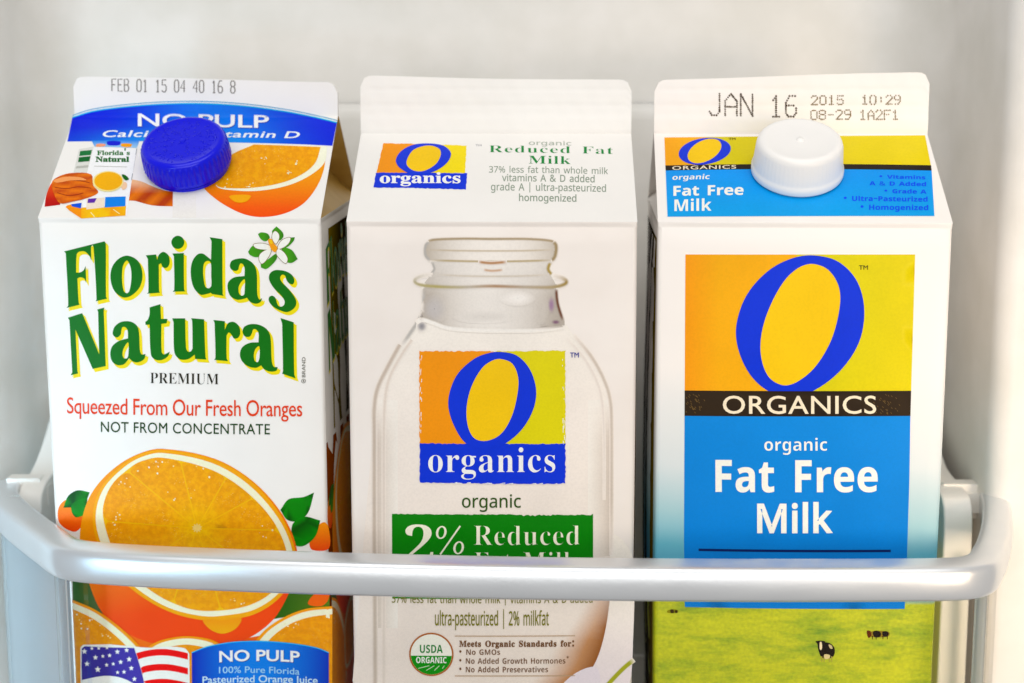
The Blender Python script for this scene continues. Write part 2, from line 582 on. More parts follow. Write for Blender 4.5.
# letter outlines: advance | contours, 1000 units per em
GLYPHS = {
 'gill': {
  '%': '680|502,222 542,211 570,183 581,143 570,103 542,75 502,64 462,75 434,103 423,143 434,183 462,211|502,296 443,284 394,251 361,202 349,143 361,83 394,35 443,2 502,-10 561,2 610,35 643,84 655,143 643,202 610,251 561,284|602,691 527,691 78,-10 153,-10|178,690 119,678 70,645 37,596 25,537 37,477 70,429 119,396 178,384 237,396 286,429 319,478 331,537 319,596 286,645 237,678|178,616 218,605 246,577 257,537 246,497 218,469 178,458 138,469 110,497 99,537 110,577 138,605',
  '&': '625|495,339 481,311 463,282 443,253 422,229 326,339 383,384 422,428 444,473 451,521 439,579 405,626 353,658 287,669 215,658 160,626 124,577 112,512 118,469 135,427 160,388 189,354 124,311 73,264 40,211 28,153 42,89 79,38 134,4 200,-9 248,-4 299,13 355,45 416,93 494,0 620,0 482,160 518,204 549,250 575,296 593,339|356,161 320,129 284,103 247,87 210,81 169,91 139,117 126,153 134,190 157,223 194,255 245,289|208,521 218,554 244,577 282,586 322,577 350,552 360,516 356,490 343,465 316,437 271,405 249,429 229,458 214,489',
  '0': '500|470,341 454,484 410,595 340,666 250,691 160,666 90,595 46,484 30,341 46,198 91,87 160,16 250,-9 340,16 410,87 454,198|372,341 364,233 340,153 301,102 250,84 199,102 161,153 136,233 128,341 136,449 161,530 199,580 250,598 301,580 339,530 364,449',
  '1': '500|300,682 202,682 202,0 300,0',
  'A': '667|362,686 293,686 0,0 100,0 186,201 476,201 567,0 667,0|326,536 436,289 224,289',
  'B': '563|75,0 309,0 418,17 490,60 530,118 543,182 532,246 499,298 448,337 379,360 379,362 425,387 458,419 477,459 483,508 471,571 433,627 368,667 273,682 75,682|173,594 263,594 320,586 356,566 376,535 382,499 373,451 346,417 301,397 238,390 173,390|173,302 291,302 358,294 405,272 433,239 442,196 435,158 412,123 367,98 296,88 173,88',
  'C': '708|656,635 590,660 530,678 475,688 422,691 272,664 154,589 76,475 48,331 70,218 136,107 251,24 416,-9 490,-5 554,8 611,27 663,51 663,158 604,125 544,101 484,86 425,81 313,100 225,153 169,235 149,340 170,444 227,527 313,581 421,601 479,597 537,584 595,562 656,530',
  'D': '750|76,0 342,0 493,29 607,105 679,214 704,341 683,462 617,572 504,651 341,682 76,682|174,594 325,594 449,574 536,519 586,438 603,341 592,266 550,183 466,116 330,88 174,88',
  'E': '500|462,682 75,682 75,0 471,0 471,88 173,88 173,300 452,300 452,388 173,388 173,594 462,594',
  'F': '469|440,682 76,682 76,0 174,0 174,317 440,317 440,405 174,405 174,594 440,594',
  'G': '740|673,336 444,336 444,248 575,248 575,108 539,97 503,89 466,83 427,81 316,100 228,154 171,235 151,340 171,443 227,526 310,581 414,601 476,597 537,584 599,563 659,534 659,633 587,661 527,679 473,688 416,691 271,664 155,589 78,477 50,337 77,199 153,89 268,17 413,-9 481,-6 544,4 607,21 673,47',
  'I': '250|174,682 76,682 76,0 174,0',
  'J': '250|174,682 76,682 76,21 73,-48 58,-98 25,-127 -37,-137 -62,-137 -44,-228 -34,-229 -25,-230 -14,-230 73,-213 131,-167 164,-96 174,-8',
  'L': '490|172,682 74,682 74,0 480,0 480,88 172,88',
  'M': '781|709,682 618,682 391,402 165,682 73,682 73,0 171,0 171,531 173,531 383,267 399,267 609,531 611,531 611,0 709,0',
  'N': '781|706,682 614,682 614,154 152,682 74,682 74,0 166,0 166,525 622,0 706,0',
  'O': '823|45,341 71,208 143,97 258,20 409,-9 564,20 680,97 753,209 778,341 752,476 679,587 563,663 411,691 261,663 145,587 71,475|146,341 166,445 222,527 305,581 411,601 517,581 601,527 657,445 677,341 657,238 601,155 517,101 411,81 305,101 222,155 166,238',
  'P': '510|70,682 70,0 168,0 168,295 270,295 373,310 444,350 486,411 500,486 487,562 447,625 380,667 283,682|168,594 283,594 339,585 374,561 393,527 399,490 391,445 366,411 329,390 279,383 168,383',
  'R': '604|77,682 77,0 175,0 175,296 216,296 253,291 292,271 338,223 397,140 487,0 604,0 574,42 551,74 531,103 511,135 474,195 439,246 402,289 359,324 408,351 443,389 465,436 473,491 457,571 413,631 342,669 249,682|175,598 238,598 299,591 340,570 364,538 372,495 366,454 345,418 303,393 238,384 175,384',
  'S': '458|399,643 362,664 325,679 286,688 247,691 162,678 97,642 55,584 40,509 86,396 188,320 289,252 335,165 328,136 308,108 273,87 224,79 175,85 128,105 84,136 44,178 44,54 87,26 133,6 182,-5 235,-9 311,5 372,43 412,102 426,176 380,303 279,381 177,443 131,522 139,555 161,581 196,597 239,603 275,600 315,588 356,566 399,532',
  'T': '604|587,682 17,682 17,594 253,594 253,0 351,0 351,594 587,594',
  'U': '708|648,682 550,682 550,285 548,240 542,200 528,165 507,136 479,114 444,97 399,85 347,81 305,85 266,95 231,113 200,139 181,163 168,192 161,229 159,279 159,682 61,682 61,258 85,138 149,55 240,7 345,-9 478,11 573,67 629,154 648,268',
  'V': '604|604,682 507,682 303,203 98,682 0,682 295,-6 315,-6',
  'a': '427|411,80 392,67 376,59 364,56 355,58 349,65 347,79 347,310 334,376 300,422 248,449 184,458 138,454 98,443 64,424 35,397 35,300 68,333 104,356 140,370 177,374 222,366 249,340 258,295 258,271 179,243 125,222 76,196 40,157 26,101 34,59 56,24 91,0 136,-9 167,-6 197,2 227,17 257,37 270,11 292,-4 325,-9 351,-6 377,5 411,26|258,91 233,71 207,58 180,54 147,62 124,84 116,117 127,152 159,180 204,202 258,222',
  'c': '438|393,427 362,440 331,450 299,456 263,458 171,441 101,393 57,316 41,216 58,125 105,54 177,8 269,-9 306,-7 342,-1 376,7 403,17 403,105 371,92 341,83 312,77 284,75 221,85 173,115 143,161 132,224 142,286 170,334 213,365 269,376 298,374 326,367 358,353 393,332',
  'd': '510|451,682 362,682 362,440 328,450 298,456 268,458 178,441 107,395 61,325 44,235 59,138 103,63 171,16 262,0 451,0|362,75 272,75 207,86 165,117 142,164 135,222 145,286 175,335 220,367 279,378 307,376 334,371 362,361',
  'e': '479|438,130 399,107 360,90 321,80 281,76 223,85 179,110 147,152 130,211 446,211 432,320 393,397 332,443 251,458 166,442 100,395 56,323 41,230 55,140 98,64 166,11 259,-9 311,-6 357,4 398,21 438,44|132,270 146,317 171,352 207,374 253,381 296,373 328,351 349,316 358,270',
  'g': '427|421,449 236,449 154,438 93,407 54,359 40,294 43,263 51,235 64,210 84,188 109,169 139,153 139,151 101,136 77,114 68,87 73,68 88,49 113,30 62,12 27,-14 7,-49 0,-94 15,-149 58,-192 124,-220 207,-230 296,-220 363,-192 405,-147 419,-87 412,-46 390,-10 350,18 289,38 230,51 187,64 161,79 152,96 172,123 221,134 280,148 334,181 354,208 370,244 376,282 372,317 357,347 329,380 421,380|296,293 290,259 272,233 245,215 210,209 173,215 145,232 126,258 120,291 127,322 146,348 174,366 209,372 252,361 284,333|333,-94 325,-121 300,-142 261,-155 209,-159 155,-155 116,-141 92,-120 84,-90 92,-62 113,-41 145,-27 186,-22 232,-25 280,-37 318,-59',
  'h': '500|150,682 61,682 61,0 150,0 150,322 180,352 207,372 234,383 262,387 299,379 326,357 344,323 350,278 350,0 439,0 439,275 427,355 396,413 347,447 286,458 249,453 213,440 180,419 152,390 150,390',
  'i': '219|154,449 65,449 65,0 154,0|163,585 156,612 137,631 110,638 83,631 64,612 57,585 64,558 83,539 110,532 137,539 156,558',
  'l': '219|154,682 65,682 65,0 154,0',
  'm': '771|59,449 59,0 148,0 148,326 175,353 201,371 229,380 260,383 291,377 317,358 335,326 341,279 341,0 430,0 430,326 464,355 498,376 530,383 566,376 596,356 616,323 623,278 623,0 712,0 712,282 702,354 672,410 625,445 563,458 518,452 479,434 444,408 413,377 387,412 356,437 320,453 279,458 247,454 215,441 182,420 148,390 148,449',
  'n': '500|150,449 61,449 61,0 150,0 150,322 180,352 207,372 234,383 262,387 299,379 326,357 344,323 350,278 350,0 439,0 439,277 427,357 394,414 346,447 286,458 249,453 213,440 180,419 152,390 150,390',
  'o': '552|273,458 179,440 104,392 54,319 36,229 54,134 103,58 178,9 273,-9 372,8 449,57 498,132 516,229 498,321 447,393 370,441|272,378 333,367 382,336 414,288 425,228 414,163 384,113 336,82 272,71 213,82 167,114 138,164 127,229 138,289 168,336 214,367',
  'q': '500|354,-230 443,-230 443,449 279,449 154,424 80,362 45,287 36,221 53,128 100,55 172,8 264,-9 291,-7 322,-2 354,7|354,369 354,86 326,75 298,68 270,66 213,78 167,111 138,161 127,222 140,288 173,334 220,360 273,369',
  'r': '396|69,449 69,0 158,0 158,235 166,289 190,333 224,362 267,373 292,367 321,352 350,329 397,406 361,435 326,452 290,458 258,452 226,432 193,397 160,346 158,346 158,449',
  's': '385|324,421 289,437 256,449 224,456 192,458 131,450 84,426 54,387 44,336 77,260 149,206 221,163 254,120 245,93 221,76 188,69 158,73 123,84 83,102 41,128 41,32 82,13 120,0 158,-7 197,-9 256,1 303,27 334,69 345,123 340,155 322,185 291,215 244,249 194,280 160,304 141,323 135,339 142,360 163,375 194,380 221,377 253,369 287,354 324,333',
  't': '333|167,542 0,379 0,369 78,369 78,132 87,76 115,31 160,2 224,-9 258,-5 297,6 332,21 332,104 297,86 263,75 231,71 203,77 178,98 167,139 167,369 309,369 309,449 167,449',
  'u': '500|437,0 437,449 348,449 348,128 325,101 299,81 271,69 241,65 201,72 172,91 155,122 149,164 149,449 60,449 60,170 71,94 103,38 152,3 215,-9 249,-4 284,9 318,30 348,57 348,0',
  'z': '417|404,449 21,449 21,369 249,369 11,0 405,0 405,80 165,80',
 },
 'sans': {
  '%': '558|131,185 102,190 77,203 58,225 44,255 36,292 33,336 36,380 43,417 56,447 75,469 100,482 131,486 161,482 186,469 206,447 220,417 229,380 232,336 229,292 221,255 207,225 188,203 162,190|120,0 386,480 438,480 172,0|131,228 154,234 170,255 179,289 183,336 177,397 160,433 131,445 115,442 103,433 94,417 87,396 83,369 82,336 83,304 87,276 94,255 103,240 115,231|424,-7 395,-2 371,11 352,33 338,63 329,100 326,144 329,188 337,225 350,255 369,277 393,290 424,294 455,290 480,277 499,255 514,225 522,188 525,144 522,100 514,63 501,33 481,11 456,-2|424,36 447,42 463,63 473,97 476,144 470,204 453,240 424,252 409,249 397,240 387,225 381,204 377,177 375,144 377,111 381,84 387,63 397,48 409,39',
  '&': '491|187,-7 144,-3 107,9 77,28 54,54 40,86 36,125 39,157 48,185 63,208 84,228 109,248 139,266 125,282 112,300 99,318 89,337 83,359 81,382 84,413 95,439 114,459 139,475 169,484 204,487 237,484 266,475 289,460 306,439 317,414 320,383 317,357 308,333 293,312 273,293 250,275 224,258 354,133 365,148 374,164 382,181 389,200 396,219 401,240 461,240 453,212 444,185 434,160 422,136 408,115 392,95 490,0 410,0 352,56 330,39 307,24 281,11 254,1 222,-5|188,293 212,308 231,322 245,336 254,350 260,366 262,383 260,399 255,412 246,423 234,432 219,437 202,439 185,437 169,432 156,424 146,413 140,399 138,383 140,367 144,352 151,338 161,324 173,309|189,46 216,47 241,52 263,60 282,70 299,81 314,93 175,229 152,215 133,200 118,185 106,169 100,150 97,127 100,104 108,84 122,68 141,56 163,48',
  '-': '216|27,154 27,206 189,206 189,154',
  '2': '384|32,0 32,49 158,176 181,199 201,221 219,240 234,259 247,278 257,296 264,315 268,334 269,355 267,380 259,400 246,415 229,427 208,434 185,436 162,435 142,430 123,424 105,415 87,403 69,390 38,430 57,445 79,458 102,470 128,479 155,484 185,486 226,482 262,471 291,452 312,427 325,396 330,359 328,334 323,311 314,288 303,267 288,245 271,224 252,202 230,179 207,155 107,56 107,54 349,54 349,0',
  '3': '384|162,-7 137,-6 114,-4 92,-1 71,4 50,11 30,19 30,75 51,65 73,58 95,51 118,47 141,44 163,43 202,46 233,54 256,68 271,87 281,110 284,138 280,165 268,186 249,202 222,213 189,220 150,222 103,222 103,273 150,273 187,275 217,284 240,298 257,316 267,338 271,363 268,385 260,403 247,417 230,428 208,434 183,437 159,435 136,431 117,425 99,417 80,407 62,396 33,437 51,449 72,461 96,471 123,480 152,485 183,486 229,483 266,471 294,453 315,428 327,400 331,367 328,337 319,312 304,290 284,274 260,261 232,253 232,250 267,243 296,231 318,214 333,192 343,166 346,136 344,110 337,85 326,62 311,42 291,25 266,11 237,1 202,-5',
  '7': '384|91,0 288,426 30,426 30,480 351,480 351,434 156,0',
  'A': '429|0,0 187,482 242,482 428,0 366,0 308,148 118,148 61,0|138,202 290,202 236,347 230,367 227,376 224,386 221,396 218,405 216,413 214,419 210,405 207,392 203,378 199,366 196,356 193,347',
  'D': '490|65,0 65,480 213,480 248,478 281,473 311,464 338,453 371,432 398,406 420,374 433,346 442,315 447,282 449,244 445,187 433,138 412,96 383,61 347,35 304,15 255,4 199,0|126,52 191,52 276,64 337,99 373,159 385,242 383,287 374,326 359,358 338,383 312,403 281,417 245,425 204,428 126,428',
  'M': '609|65,0 65,480 154,480 302,87 305,87 455,480 544,480 544,0 484,0 484,295 484,318 485,341 486,364 487,385 488,404 489,420 486,420 326,0 277,0 119,420 116,420 117,405 119,386 120,364 120,340 121,316 121,291 121,0',
  'a': '377|144,-7 114,-4 86,5 63,19 45,40 34,67 31,100 36,133 50,161 73,183 97,196 127,206 162,212 203,215 265,217 265,238 262,265 256,286 245,301 230,311 212,316 190,318 172,317 154,315 136,310 120,304 104,298 89,291 71,335 87,343 106,350 126,357 148,362 170,365 193,366 233,363 266,353 291,337 308,314 319,283 322,245 322,0 279,0 268,51 265,51 249,33 233,19 216,7 196,0 173,-5|158,41 187,44 212,52 234,66 251,86 261,112 264,144 264,176 211,174 171,170 140,163 118,152 103,138 95,121 92,99 94,81 100,66 110,55 124,47 140,43',
  'c': '322|201,-7 171,-5 143,2 117,13 93,28 74,48 58,73 46,103 39,138 37,178 39,220 47,256 59,286 76,311 96,332 119,347 146,358 174,365 206,367 224,366 241,364 259,361 275,357 288,352 300,347 282,298 271,302 258,306 244,310 230,313 217,314 204,315 158,306 125,281 105,238 98,179 101,139 110,105 124,79 144,60 170,48 201,44 220,45 237,47 253,50 267,55 281,60 294,65 294,13 282,7 268,2 254,-2 239,-4 221,-6',
  'd': '413|185,-7 143,-2 107,14 77,40 60,66 47,98 39,136 37,179 39,223 47,261 60,293 78,319 108,346 144,361 185,367 211,365 234,360 254,351 270,340 285,328 297,314 301,314 299,339 298,350 297,359 297,367 297,510 356,510 356,0 308,0 300,48 297,48 285,34 271,21 254,9 234,0 211,-5|194,42 228,46 255,56 274,74 287,98 295,129 298,168 298,179 295,220 288,254 275,282 256,302 229,314 193,318 164,313 140,301 122,280 109,252 101,218 98,178 101,138 109,105 122,78 141,58 165,46',
  'e': '379|210,-7 177,-4 147,3 120,14 96,30 75,51 59,76 47,106 39,140 37,177 39,215 46,249 57,279 72,305 90,326 112,344 138,357 166,364 196,367 226,364 252,358 276,347 296,331 313,312 327,290 337,264 343,235 345,204 345,169 98,169 102,131 113,100 129,76 152,58 180,47 213,44 235,44 255,46 274,50 292,55 310,61 328,69 328,17 310,9 292,4 274,-1 255,-4 234,-6|99,216 283,216 280,244 273,269 262,290 245,306 223,315 195,318 169,315 147,306 129,291 114,271 105,245',
  'f': '231|73,0 73,314 10,314 10,342 73,362 73,383 77,425 87,458 104,483 127,500 156,510 190,514 204,513 217,512 229,510 241,507 251,505 260,502 244,455 237,458 229,460 220,462 210,464 201,465 191,465 173,463 158,457 147,446 139,430 134,409 132,383 132,360 223,360 223,314 132,314 132,0',
  'g': '413|195,-161 157,-160 123,-155 92,-148 65,-138 65,-84 93,-96 125,-105 160,-110 198,-112 227,-109 251,-100 271,-85 286,-65 295,-40 298,-11 298,3 298,10 298,17 298,27 299,36 299,43 300,48 297,48 276,24 251,7 221,-3 185,-7 142,-1 106,15 76,42 59,69 47,101 39,138 37,179 39,220 47,256 59,288 76,316 106,344 142,361 185,367 208,365 229,361 249,353 267,343 283,329 298,312 301,312 309,360 356,360 356,-6 353,-42 346,-74 334,-100 317,-122 294,-139 267,-151 233,-159|194,42 227,45 253,55 273,71 287,94 295,126 298,165 298,179 295,224 287,259 273,285 252,303 226,313 193,317 165,313 142,301 123,281 109,254 101,220 98,179 101,138 109,104 123,77 141,57 165,46',
  'h': '415|57,0 57,510 116,510 116,361 116,343 115,326 113,310 117,310 130,327 146,341 164,352 185,360 206,364 229,366 269,363 302,352 328,335 346,310 357,276 361,234 361,0 302,0 302,230 293,278 266,307 222,317 186,313 158,302 139,283 126,257 119,225 116,186 116,0',
  'i': '174|87,420 78,421 70,424 62,429 57,436 54,446 52,457 54,469 57,479 62,486 70,491 78,494 87,495 96,494 104,491 111,486 117,479 120,469 122,457 120,446 117,436 111,429 104,424 96,421|57,0 57,360 116,360 116,0',
  'k': '359|57,0 57,510 116,510 116,244 115,236 115,226 115,216 114,204 114,194 113,185 116,185 128,201 144,221 149,228 154,234 158,238 273,360 343,360 197,206 353,0 281,0 156,168 116,132 116,0',
  'l': '173|57,0 57,510 116,510 116,0',
  'm': '628|57,0 57,360 105,360 113,311 117,311 129,328 144,342 162,353 182,361 202,365 223,367 262,363 293,352 317,333 333,306 336,306 350,325 366,340 386,352 407,360 429,365 452,367 489,363 520,353 543,335 560,310 570,277 574,234 574,0 515,0 515,232 507,279 483,308 442,317 410,314 385,304 367,287 355,264 347,234 345,199 345,0 286,0 286,232 278,279 253,308 212,317 180,313 155,302 137,283 125,258 118,226 116,187 116,0',
  'n': '415|57,0 57,360 105,360 113,311 117,311 130,328 146,342 165,353 186,361 208,365 230,367 270,363 302,353 328,335 346,310 357,277 361,234 361,0 302,0 302,230 293,278 266,307 222,317 186,313 158,302 139,283 126,258 119,226 116,187 116,0',
  'o': '406|202,-7 172,-4 143,3 117,15 94,32 75,53 58,79 46,109 39,143 37,181 40,223 48,260 62,292 82,318 106,339 135,355 168,364 204,367 236,364 264,357 290,345 314,328 333,307 349,282 361,252 368,218 370,181 367,139 359,101 345,69 325,42 300,21 271,6 239,-4|203,42 237,46 263,59 283,80 298,107 306,141 309,181 306,220 298,253 283,281 263,301 236,313 203,317 169,313 143,301 123,281 109,253 101,220 98,181 101,141 109,107 123,80 143,59 170,46',
  'p': '413|57,-161 57,360 105,360 113,311 116,311 128,326 142,339 158,351 178,360 201,365 228,367 270,362 305,346 335,320 353,294 366,262 374,224 376,181 374,137 366,100 353,68 335,41 305,14 269,-1 228,-7 202,-5 179,0 159,9 142,20 128,32 116,46 112,46 113,37 114,28 115,17 116,6 116,-4 116,-13 116,-161|219,42 240,44 258,50 273,60 286,74 296,90 305,110 310,132 314,155 315,181 312,220 304,253 291,280 272,301 248,313 218,317 185,314 159,303 140,286 127,262 119,231 116,192 116,181 119,140 126,106 138,78 157,58 184,46',
  'r': '277|57,0 57,360 105,360 112,294 115,294 128,313 143,330 160,345 179,357 201,364 225,367 232,367 239,366 247,366 254,365 261,364 267,363 260,308 254,310 248,311 241,312 234,312 227,313 221,313 203,311 186,306 169,298 154,286 141,272 131,256 123,236 118,215 116,192 116,0',
  's': '322|148,-7 124,-6 102,-4 83,-1 66,4 50,9 35,16 35,70 50,63 68,56 87,50 107,45 128,42 149,41 176,43 198,47 214,55 225,66 232,79 234,94 234,103 231,111 227,118 221,125 212,133 200,140 186,147 168,155 146,164 124,173 104,182 86,191 71,200 58,211 48,223 40,237 36,253 34,271 38,299 51,323 72,342 99,356 132,364 169,367 191,366 211,364 231,360 249,355 267,350 284,343 264,296 248,301 233,307 216,312 200,315 183,318 165,318 143,317 124,313 110,307 99,298 93,287 91,275 92,265 95,257 99,249 107,243 116,236 129,229 144,222 162,215 183,206 205,198 225,189 242,180 257,170 269,159 279,147 286,133 290,118 291,99 287,67 274,41 253,20 224,5 189,-4',
  't': '242|167,-7 149,-6 132,-2 115,3 100,11 87,22 77,37 68,55 63,78 62,105 62,314 11,314 11,343 62,366 86,443 121,443 121,360 225,360 225,314 121,314 121,106 123,86 128,70 137,57 148,49 162,43 177,42 186,42 196,43 205,44 214,46 221,47 228,49 228,4 221,1 212,-1 201,-4 189,-5 178,-6',
  'u': '415|184,-7 144,-3 111,7 86,25 68,49 57,83 53,124 53,360 113,360 113,128 122,81 148,52 193,42 229,46 256,57 276,76 289,102 296,134 299,173 299,360 358,360 358,0 310,0 301,48 298,48 285,31 269,17 250,6 229,-1 207,-5',
  'v': '341|136,0 0,360 63,360 140,148 143,138 147,127 151,115 155,103 159,91 162,80 165,70 167,61 169,52 171,52 173,61 176,70 179,81 182,92 186,104 190,116 201,148 278,360 341,360 204,0',
  'w': '528|106,1 7,361 69,361 118,169 123,149 128,130 132,110 136,92 139,75 142,61 144,61 151,89 153,101 156,112 159,125 162,136 165,148 169,158 232,361 297,361 359,158 364,142 368,126 373,108 377,91 381,76 383,62 385,62 387,74 390,90 395,108 399,128 404,148 410,169 460,361 520,361 420,1 351,1 289,203 284,222 279,240 274,258 265,299 262,299 260,288 257,274 253,258 249,240 244,221 238,203 173,1',
  'z': '316|26,0 26,39 220,314 38,314 38,360 285,360 285,316 94,46 289,46 289,0',
  '|': '291|121,-118 121,554 170,554 170,-118',
 },
 'bold': {
  'A': '463|0,0 169,482 293,482 463,0 354,0 319,114 144,114 109,0|170,199 295,199 259,311 251,340 240,375 237,387 234,398 232,407 229,397 226,386 223,374 212,336 209,325 206,317 204,311',
  'C': '428|255,-7 219,-5 187,1 158,10 133,24 103,47 80,76 62,110 52,139 45,170 40,203 39,239 41,274 46,307 54,338 65,367 85,402 111,431 141,455 168,468 197,478 229,484 264,486 288,485 312,482 335,477 359,470 382,462 404,453 371,370 353,378 335,386 317,392 299,397 282,401 264,402 228,397 198,382 175,358 161,334 151,306 146,274 144,238 146,202 151,171 160,143 172,120 195,97 226,83 264,78 284,79 303,81 323,85 343,90 364,96 386,103 386,18 365,10 344,4 324,-1 302,-4 279,-6',
  'D': '497|60,0 60,480 211,480 247,478 281,473 313,464 342,453 376,432 404,406 427,374 441,346 450,315 456,282 458,244 454,187 441,138 419,96 389,61 351,35 306,15 255,4 196,0|162,84 206,84 270,94 316,123 343,173 353,242 350,279 344,311 333,338 318,359 291,380 257,392 216,396 162,396',
  'F': '369|60,0 60,480 335,480 335,396 161,396 161,273 323,273 323,189 161,189 161,0',
  'G': '486|262,-7 211,-3 167,9 129,29 97,56 71,92 53,134 43,184 39,240 41,277 46,311 55,342 68,371 84,397 104,420 127,439 153,456 183,469 215,479 251,484 289,486 315,485 340,483 365,478 389,472 411,465 432,457 398,375 383,383 366,389 348,394 329,398 309,401 289,402 261,399 235,393 212,381 192,366 175,347 162,325 152,299 146,270 144,238 145,208 149,181 156,155 167,133 180,114 197,98 217,87 241,80 269,78 282,78 294,79 305,80 315,81 324,83 333,85 333,185 242,185 242,269 433,269 433,21 407,13 381,6 354,1 326,-3 295,-6',
  'H': '514|60,0 60,480 162,480 162,291 352,291 352,480 453,480 453,0 352,0 352,207 162,207 162,0',
  'I': '262|21,0 21,58 80,85 80,395 21,422 21,480 240,480 240,422 181,395 181,85 240,58 240,0',
  'M': '634|60,0 60,480 199,480 312,113 314,113 435,480 573,480 573,0 478,0 478,227 478,243 479,260 479,279 481,335 483,375 480,375 357,0 263,0 148,376 145,376 146,366 147,352 148,336 149,317 149,298 150,278 151,259 151,240 151,223 151,0',
  'N': '546|60,0 60,480 189,480 397,120 399,120 398,143 397,165 396,187 395,209 394,231 394,253 394,480 486,480 486,0 357,0 148,363 145,363 147,340 148,317 149,294 150,271 151,248 151,226 151,0',
  'O': '535|267,-7 230,-5 196,1 166,11 139,24 108,48 83,76 63,111 53,140 45,171 40,205 39,241 40,277 45,311 53,342 63,371 83,405 108,433 139,456 166,470 196,479 230,485 268,487 305,485 339,479 369,470 396,456 427,433 452,405 471,370 482,341 490,310 494,277 496,240 494,204 490,171 482,139 471,110 452,76 427,47 396,24 369,11 339,1 305,-5|267,79 307,83 338,98 361,122 373,146 382,173 387,205 389,240 387,276 382,308 373,336 361,359 338,383 307,398 268,402 229,398 198,383 175,359 162,336 153,308 148,276 146,240 148,205 153,173 162,146 175,122 198,98 229,83',
  'P': '422|60,0 60,480 214,480 257,477 294,470 324,457 349,440 373,410 387,373 392,330 390,303 384,276 374,252 360,229 340,209 316,193 286,180 249,173 206,171 162,171 162,0|162,254 195,254 222,256 245,261 264,271 278,285 286,303 289,326 280,365 253,388 208,396 162,396',
  'R': '444|60,0 60,480 200,480 246,477 285,471 318,459 345,444 371,416 386,380 392,336 390,315 386,296 379,278 370,263 359,249 346,237 332,226 318,217 302,209 443,0 330,0 216,184 162,184 162,0|162,267 195,267 225,268 249,274 267,283 279,296 286,313 289,333 286,354 278,370 266,382 247,390 223,395 193,396 162,396',
  'S': '370|167,-7 130,-5 95,1 62,10 31,22 31,117 54,107 78,98 102,90 126,83 150,79 175,77 197,79 215,84 228,92 237,102 242,114 244,128 241,145 232,160 217,172 198,183 176,195 150,207 139,212 127,218 114,225 101,233 89,243 77,253 66,265 56,279 48,293 41,310 38,329 36,350 41,390 56,423 80,450 104,466 131,477 163,484 199,486 223,485 247,482 270,478 293,471 317,463 341,453 308,373 287,382 267,389 249,394 232,398 214,401 195,402 178,400 163,396 151,388 143,378 137,367 136,353 138,337 146,324 158,313 176,302 199,290 226,277 250,265 271,253 289,241 305,227 318,212 329,196 337,178 342,157 343,133 338,93 323,59 297,31 272,15 242,3 206,-4',
  'U': '508|252,-7 207,-4 168,5 134,21 107,42 85,68 70,98 60,133 57,171 57,480 158,480 158,186 161,151 169,123 183,103 201,89 225,81 255,79 285,81 309,90 327,105 339,126 347,153 349,187 349,480 451,480 451,169 448,137 441,107 429,80 412,55 390,34 363,16 331,4 294,-4',
  'V': '437|163,0 0,480 103,480 193,194 195,188 197,179 200,167 211,125 214,111 217,99 218,89 220,99 222,111 225,125 229,140 232,153 236,167 243,194 334,480 437,480 273,0',
  'a': '406|142,-7 111,-4 84,6 60,22 43,44 32,73 28,109 33,145 46,174 69,196 92,208 120,217 154,223 192,226 256,228 256,244 254,262 249,276 241,287 229,294 215,299 199,300 181,299 164,297 146,292 129,287 112,281 95,273 62,341 83,351 105,359 128,365 152,370 177,373 203,374 248,371 286,360 316,342 338,317 351,285 355,244 355,0 285,0 266,50 263,50 247,32 231,17 214,7 194,-1 170,-5|179,66 200,69 218,75 234,86 246,100 253,118 256,140 256,170 217,169 188,166 166,160 150,151 139,139 133,125 131,109 132,95 137,84 144,76 154,71 166,68',
  'c': '345|201,-7 163,-4 129,5 100,19 75,39 55,65 41,97 33,136 30,181 33,223 40,260 53,291 70,317 91,337 117,353 145,364 176,371 210,373 234,373 256,370 276,366 293,361 310,355 324,349 295,271 279,277 265,282 251,287 237,290 224,292 210,293 176,286 152,265 137,230 132,182 135,148 141,121 153,101 168,86 187,77 210,75 230,75 249,78 266,83 282,89 298,97 313,106 313,21 297,12 281,5 265,0 247,-4 226,-6',
  'd': '425|169,-7 130,-1 97,15 69,41 52,68 40,101 33,139 30,183 33,227 40,265 52,298 69,325 98,352 132,368 171,373 196,372 218,367 236,358 252,347 266,334 277,320 280,320 279,328 277,338 275,351 274,365 273,379 273,393 273,510 373,510 373,0 296,0 277,48 273,48 262,33 248,20 233,9 215,0 193,-5|203,73 228,76 248,84 262,98 271,117 277,141 279,171 279,182 278,215 272,242 263,264 249,280 229,289 202,292 182,289 165,279 150,264 140,242 134,214 132,181 134,148 140,121 150,100 165,85 182,76',
  'e': '397|218,-7 183,-4 151,2 121,14 95,30 73,50 54,76 41,106 33,141 30,181 33,221 40,257 52,288 69,314 89,335 113,352 140,364 170,371 203,373 239,371 271,363 300,349 324,330 343,306 357,278 365,245 368,207 368,158 132,158 135,132 143,110 157,92 175,79 197,71 223,68 246,69 267,71 287,75 307,80 327,88 347,97 347,19 329,11 310,5 290,0 269,-4 245,-6|134,225 274,225 272,246 266,265 257,280 243,293 226,300 204,302 186,300 170,294 156,283 145,269 138,249',
